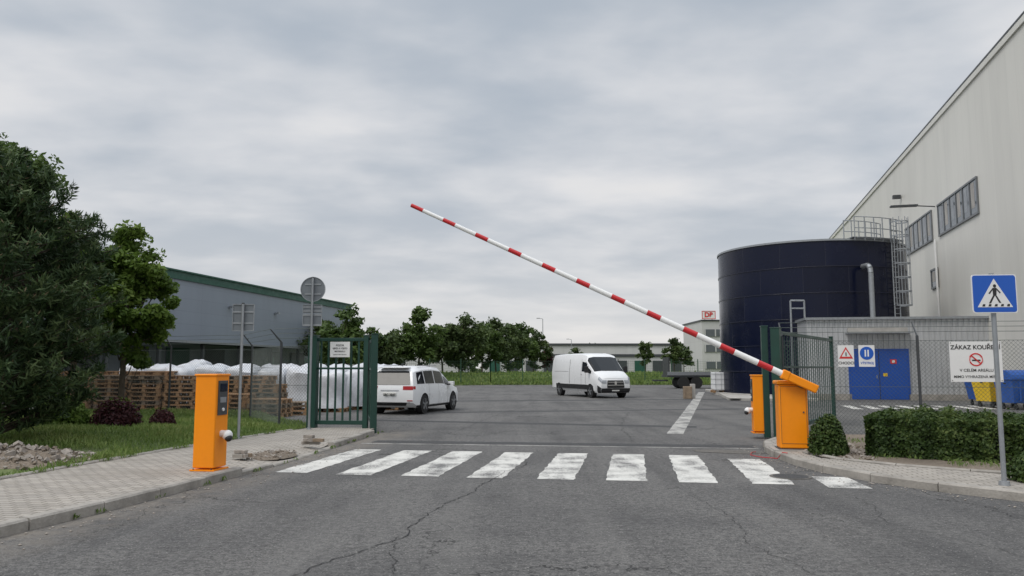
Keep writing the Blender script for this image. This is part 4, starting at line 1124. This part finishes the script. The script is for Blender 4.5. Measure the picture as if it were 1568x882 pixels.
mpv = [
 rg([-2.18, -2.27, -2.30, -2.24, -2.02, -1.92, -1.88], [.74, .84, .87, .84, .70, .60, .3], [.30, .42, .74, .98, 1.42, 1.53, 1.57]),
 rg([-2.05, -2.12, -2.15, -2.10, -1.88, -1.78, -1.75], [.82, .90, .915, .885, .73, .63, .32], [.24, .34, .72, .98, 1.46, 1.57, 1.61]),
 rg([-1.3]*7, [.84, .91, .925, .89, .75, .64, .34], [.22, .32, .70, .98, 1.52, 1.62, 1.65]),
 rg([-.4]*7, [.84, .91, .925, .89, .75, .64, .35], [.22, .32, .68, .97, 1.54, 1.64, 1.67]),
 rg([.35]*7, [.84, .91, .925, .89, .73, .62, .34], [.22, .32, .67, .96, 1.50, 1.60, 1.63]),
 rg([1.3, 1.3, 1.3, 1.3, 1.33, 1.38, 1.42], [.84, .91, .92, .88, .80, .62, .34], [.22, .32, .66, .94, 1.00, 1.03, 1.06]),
 rg([2.0, 2.0, 2.0, 2.0, 1.98, 1.98, 1.98], [.80, .86, .88, .82, .74, .58, .3], [.24, .34, .62, .82, .87, .90, .92]),
 rg([2.18, 2.26, 2.3, 2.24, 2.20, 2.18, 2.16], [.64, .70, .72, .68, .62, .5, .26], [.26, .36, .56, .72, .76, .78, .79])]
M_SEAM = pm('panel_gap', (.05, .05, .05), .7)
M_PLATE = pm('licence_plate', (.75, .75, .72), .5)
M_CHROME = pm('chrome_strip', (.6, .6, .6), .2, .9)
def build_mpv(root, patch, cap, surf):
    mb = MB()
    cap(mb, 0, 3.08, 4.55, .06, .94, M_GLASS, .014)
    for s0, s1 in ((3.12, 3.92), (9.08, 9.88)):
        patch(mb, 1.12, 1.95, s0, s1, M_GLASS); patch(mb, 2.05, 2.95, s0, s1, M_GLASS); patch(mb, 3.05, 4.15, s0, s1, M_GLASS); patch(mb, 4.25, 4.8, s0, s1-.1 if s0 < 5 else s1, M_GLASS)
    patch(mb, 4.08, 4.92, 4.5, 8.5, M_GLASS)
    mb.make('windows', root)
    mb = MB(); cap(mb, 0, 2.45, 2.98, .0, .22, M_TAIL); cap(mb, 0, 2.45, 2.98, .78, 1., M_TAIL)
    patch(mb, 0.02, .8, 2.55, 2.95, M_TAIL); patch(mb, 0.02, .8, 10.05, 10.45, M_TAIL); mb.make('tail_lamps', root)
    mb = MB(); cap(mb, 0, .05, .85, .12, .88, M_BLACK, .014); cap(mb, 0, .9, 1.02, .05, .95, M_SEAM, .012)
    for s in (1.25, ): cap(mb, 0, 1.15, 1.25, .0, .12, M_TAIL, .014); cap(mb, 0, 1.15, 1.25, .88, 1, M_TAIL, .014)
    patch(mb, 1.1, 6.9, .1, .8, M_BLACK, .006) ; patch(mb, 1.1, 6.9, 12.2, 12.9, M_BLACK, .006)
    for s0, s1 in ((1.0, 3.95), (9.05, 12.0)):
        for r in (2.35, 3.4, 4.45): patch(mb, r, r+.012, s0, s1, M_SEAM, .006, 1)
    mb.make('trim', root)
    mb = MB(); cap(mb, 0, 1.75, 2.15, .36, .64, M_PLATE, .02); cap(mb, 0, 2.3, 2.42, .3, .7, M_CHROME, .018); mb.make('licence_plate', root)
    t_ = text('5BC 3847', (0, 0, 0), (1, 0, 0), (0, 0, 1), .11, M_SBLACK, None)
    M = Matrix(((0, 0, -1), (-1, 0, 0), (0, 1, 0))).to_4x4(); M.translation = Vector((-2.328, 0, .675))
    t_.parent = root; t_.matrix_parent_inverse = Matrix.Identity(4); t_.matrix_basis = M
    mb = MB(); mb.box((-1.93, 0, 1.60), (.28, 1.1, .035), M_CARW)
    for s in (-1, 1):
        mb.bar((-1.5, s*.62, 1.665), (.3, s*.62, 1.675), .035, .03, M_CHROME)
        mb.box((.95, s*1.0, 1.02), (.16, .2, .14), M_CARW); mb.box((.85, s*.92, .98), (.05, .14, .05), M_BLACK)
    mb.box((-1.3, 0, 1.70), (.14, .03, .08), M_BLACK)
    mb.make('roof_rails_and_mirrors', root, bevel=.01)
    mb = MB(); patch(mb, 6.3, 6.95, 3.1, 3.9, M_HEAD); patch(mb, 6.3, 6.95, 9.1, 9.9, M_HEAD); cap(mb, 1, .8, 2.8, .15, .85, M_BLACK); mb.make('head_lamps', root)
hd_ = math.atan2(2.6, .77)
dirc = Vector((math.cos(hd_), math.sin(hd_))); rgt = Vector((dirc.y, -dirc.x))
rc_ = Vector((-3.1, 27.2))
cen = rc_+dirc*1.4-rgt*.85
vehicle('white_family_car', mpv, (cen.x, cen.y, 0), hd_, (-1.4, 1.38), .335, .22, .81, build_mpv)

van = [
 rg([-2.95, -2.98, -3.0, -3.0, -2.97, -2.94, -2.92], [.88, .94, .98, .98, .90, .80, .5], [.42, .52, 1.0, 1.35, 2.0, 2.26, 2.31]),
 rg([-2.85, -2.88, -2.9, -2.9, -2.87, -2.84, -2.82], [.92, 1.0, 1.02, 1.02, .93, .84, .52], [.36, .48, 1.0, 1.35, 2.02, 2.30, 2.36]),
 rg([-1.0]*7, [.92, 1.0, 1.025, 1.02, .94, .85, .54], [.32, .45, 1.0, 1.35, 2.03, 2.33, 2.39]),
 rg([.9]*7, [.92, 1.0, 1.025, 1.02, .94, .85, .54], [.32, .45, 1.0, 1.32, 2.03, 2.32, 2.38]),
 rg([1.45, 1.45, 1.45, 1.45, 1.45, 1.38, 1.35], [.92, 1.0, 1.02, 1.0, .92, .82, .52], [.32, .45, 1.0, 1.30, 1.95, 2.22, 2.28]),
 rg([2.30, 2.30, 2.30, 2.30, 2.28, 2.36, 2.42], [.92, .99, 1.0, .97, .92, .78, .5], [.30, .42, .95, 1.22, 1.36, 1.38, 1.40]),
 rg([2.75, 2.78, 2.80, 2.78, 2.74, 2.78, 2.82], [.90, .96, .97, .93, .86, .72, .46], [.28, .40, .80, 1.08, 1.16, 1.18, 1.20]),
 rg([2.88, 2.96, 3.00, 2.97, 2.93, 2.92, 2.92], [.80, .84, .84, .80, .74, .64, .4], [.28, .38, .62, .88, .98, 1.03, 1.05])]
def build_van(root, patch, cap, surf):
    mb = MB(); patch(mb, 4.12, 4.97, 4.35, 8.65, M_GLASS)
    for s0, s1 in ((3.12, 3.88), (9.12, 9.88)):
        patch(mb, 3.25, 4.15, s0, s1, M_GLASS); patch(mb, 4.2, 4.72, s0, s0+.55 if s0 < 5 else s1, M_GLASS) if s0 < 5 else patch(mb, 4.2, 4.72, s1-.55, s1, M_GLASS)
    mb.make('windows', root)
    mb = MB(); cap(mb, 1, .05, 1.6, .0, 1., M_BLACK, .02); cap(mb, 1, 1.7, 3.6, .2, .8, M_BLACK, .02); patch(mb, 6.0, 6.98, .0, 1.7, M_BLACK, .012); patch(mb, 6.0, 6.98, 11.3, 13, M_BLACK, .012)
    for z in (0, 1): cap(mb, 1, 2.2+z*.6, 2.3+z*.6, .22, .78, M_CHROME, .026)
    cap(mb, 1, 2.35, 3.0, .46, .54, M_CHROME, .03)
    for s0, s1 in ((1.0, 1.45), (11.55, 12.0)): patch(mb, 1.3, 5.1, s0, s1, M_BLACK, .012)
    for s0, s1 in ((1.5, 4.1), (8.9, 11.5)):
        for r in (2.25, 3.12, 4.05): patch(mb, r, r+.016, s0, s1, M_SEAM, .006, 1)
        patch(mb, 1.2, 2.2, s0+1.55 if s0 < 5 else s0+1.0, s0+1.57 if s0 < 5 else s0+1.02, M_SEAM, .006)
    patch(mb, 3.15, 3.3, 2.7, 2.8, M_BLACK, .02, 2)
    mb.make('bumper_and_trim', root)
    mb = MB(); patch(mb, 6.1, 6.98, 2.7, 3.9, M_HEAD, .015); patch(mb, 6.1, 6.98, 9.1, 10.3, M_HEAD, .015); cap(mb, 1, 2.6, 3.7, .0, .17, M_HEAD, .015); cap(mb, 1, 2.6, 3.7, .83, 1, M_HEAD, .015)
    mb.make('head_lamps', root)
    mb = MB(); cap(mb, 1, .9, 1.25, .37, .63, M_PLATE, .03); mb.make('licence_plate', root)
    mb = MB()
    for s in (-1, 1):
        mb.box((1.95, s*1.18, 1.5), (.12, .2, .34), M_BLACK); mb.box((1.95, s*1.05, 1.4), (.06, .2, .06), M_BLACK)
        mb.bar((2.35, s*.1, 1.43), (2.05, s*.1+.5, 1.62), .02, .02, M_BLACK)
    mb.make('mirrors', root, bevel=.02)
    mb = MB(); cap(mb, 0, .6, 1.4, 0, .1, M_TAIL); cap(mb, 0, .6, 1.4, .9, 1, M_TAIL); mb.make('tail_lamps', root)
fr = Vector((4.48, 40.5)); rr_ = Vector((2.37, 46.0)); dv_ = (fr-rr_).normalized(); lf = Vector((-dv_.y, dv_.x)); cen = (fr+rr_)/2+lf*1.0
vehicle('white_delivery_van', van, (cen.x, cen.y, 0), math.atan2(dv_.y, dv_.x), (-1.95, 2.0), .345, .24, .88, build_van)
# ------------------------------------------------------------------ camera
cam = bpy.data.cameras.new('camera'); co = bpy.data.objects.new('camera', cam); COL.objects.link(co)
co.location = (0, 0, 1.6); co.rotation_euler = (rad(90+5.88), 0, 0)
cam.sensor_width = 36; cam.lens = 27.18; cam.clip_end = 3000; cam.clip_start = .05
scene.camera = co

# ------------------------------------------------------------------ light
SUN_EL, SUN_AZ = 52, 235
sd = bpy.data.lights.new('sun', 'SUN'); sd.energy = 1.5; sd.angle = rad(25); sd.color = (1, .95, .88)
so = bpy.data.objects.new('sun', sd); COL.objects.link(so)
az = rad(SUN_AZ); el_ = rad(SUN_EL)
dirs = Vector((math.sin(az)*math.cos(el_), math.cos(az)*math.cos(el_), math.sin(el_)))
so.rotation_euler = (-dirs).to_track_quat('-Z', 'Y').to_euler(); so.location = (0, 0, 50)

w = bpy.data.worlds.new('World'); scene.world = w; w.use_nodes = True; nt = w.node_tree
for n_ in list(nt.nodes): nt.nodes.remove(n_)
out = nt.nodes.new('ShaderNodeOutputWorld')
sky = nd(nt, 'ShaderNodeTexSky', {'sky_type': 'NISHITA', 'sun_disc': False, 'sun_elevation': el_, 'sun_rotation': az})
bg1 = nd(nt, 'ShaderNodeBackground', {}, {0: sky.outputs[0], 1: .08})
gen = nt.nodes.new('ShaderNodeTexCoord').outputs['Generated']
sp = nd(nt, 'ShaderNodeSeparateXYZ', {}, {0: gen})
zz = mth(nt, 'ADD', mth(nt, 'MAXIMUM', sp.outputs[2], 0.), .16)
cxn = mth(nt, 'DIVIDE', sp.outputs[0], zz); cyn = mth(nt, 'DIVIDE', sp.outputs[1], zz)
v = nd(nt, 'ShaderNodeCombineXYZ', {}, {0: cxn, 1: cyn, 2: 0.}).outputs[0]
n1 = noise(nt, mapping(nt, v, (1.0, 1.2, 1), (0, 0, rad(-18))), 1.15, 5, .48, .1)
n2 = noise(nt, mapping(nt, v, (.9, 1.1, 1), (0, 0, rad(20))), .5, 2, .5)
n3 = noise(nt, mapping(nt, v, (1.5, 2.0, 1), (0, 0, rad(-10))), 2.6, 4, .5, .1)
s_ = mth(nt, 'ADD', mth(nt, 'ADD', mth(nt, 'MULTIPLY', n1, .55), mth(nt, 'MULTIPLY', n2, .38)), mth(nt, 'MULTIPLY', n3, .14))
f = nd(nt, 'ShaderNodeMapRange', {'clamp': True, 'interpolation_type': 'SMOOTHSTEP'}, {0: s_, 1: .42, 2: .65}).outputs[0]
c = mixc(nt, f, (.44, .495, .565), (.74, .75, .775))
hi = nd(nt, 'ShaderNodeMapRange', {'clamp': True, 'interpolation_type': 'SMOOTHSTEP'}, {0: s_, 1: .57, 2: .70}).outputs[0]
c = mixc(nt, mth(nt, 'MULTIPLY', hi, .6), c, (.85, .835, .82))
hz_ = mth(nt, 'POWER', mth(nt, 'SUBTRACT', 1., mth(nt, 'MAXIMUM', sp.outputs[2], 0.), clamp=True), 8.)
c = mixc(nt, mth(nt, 'MULTIPLY', hz_, .78), c, (.84, .81, .78))
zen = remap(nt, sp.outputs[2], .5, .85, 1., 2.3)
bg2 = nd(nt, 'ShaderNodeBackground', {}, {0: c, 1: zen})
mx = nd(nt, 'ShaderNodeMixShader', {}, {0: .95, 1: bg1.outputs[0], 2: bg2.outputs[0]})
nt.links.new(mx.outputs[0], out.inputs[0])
scene.view_settings.view_transform = 'Standard'; scene.view_settings.look = 'None'; scene.view_settings.exposure = 0
print('objects', len(COL.objects))
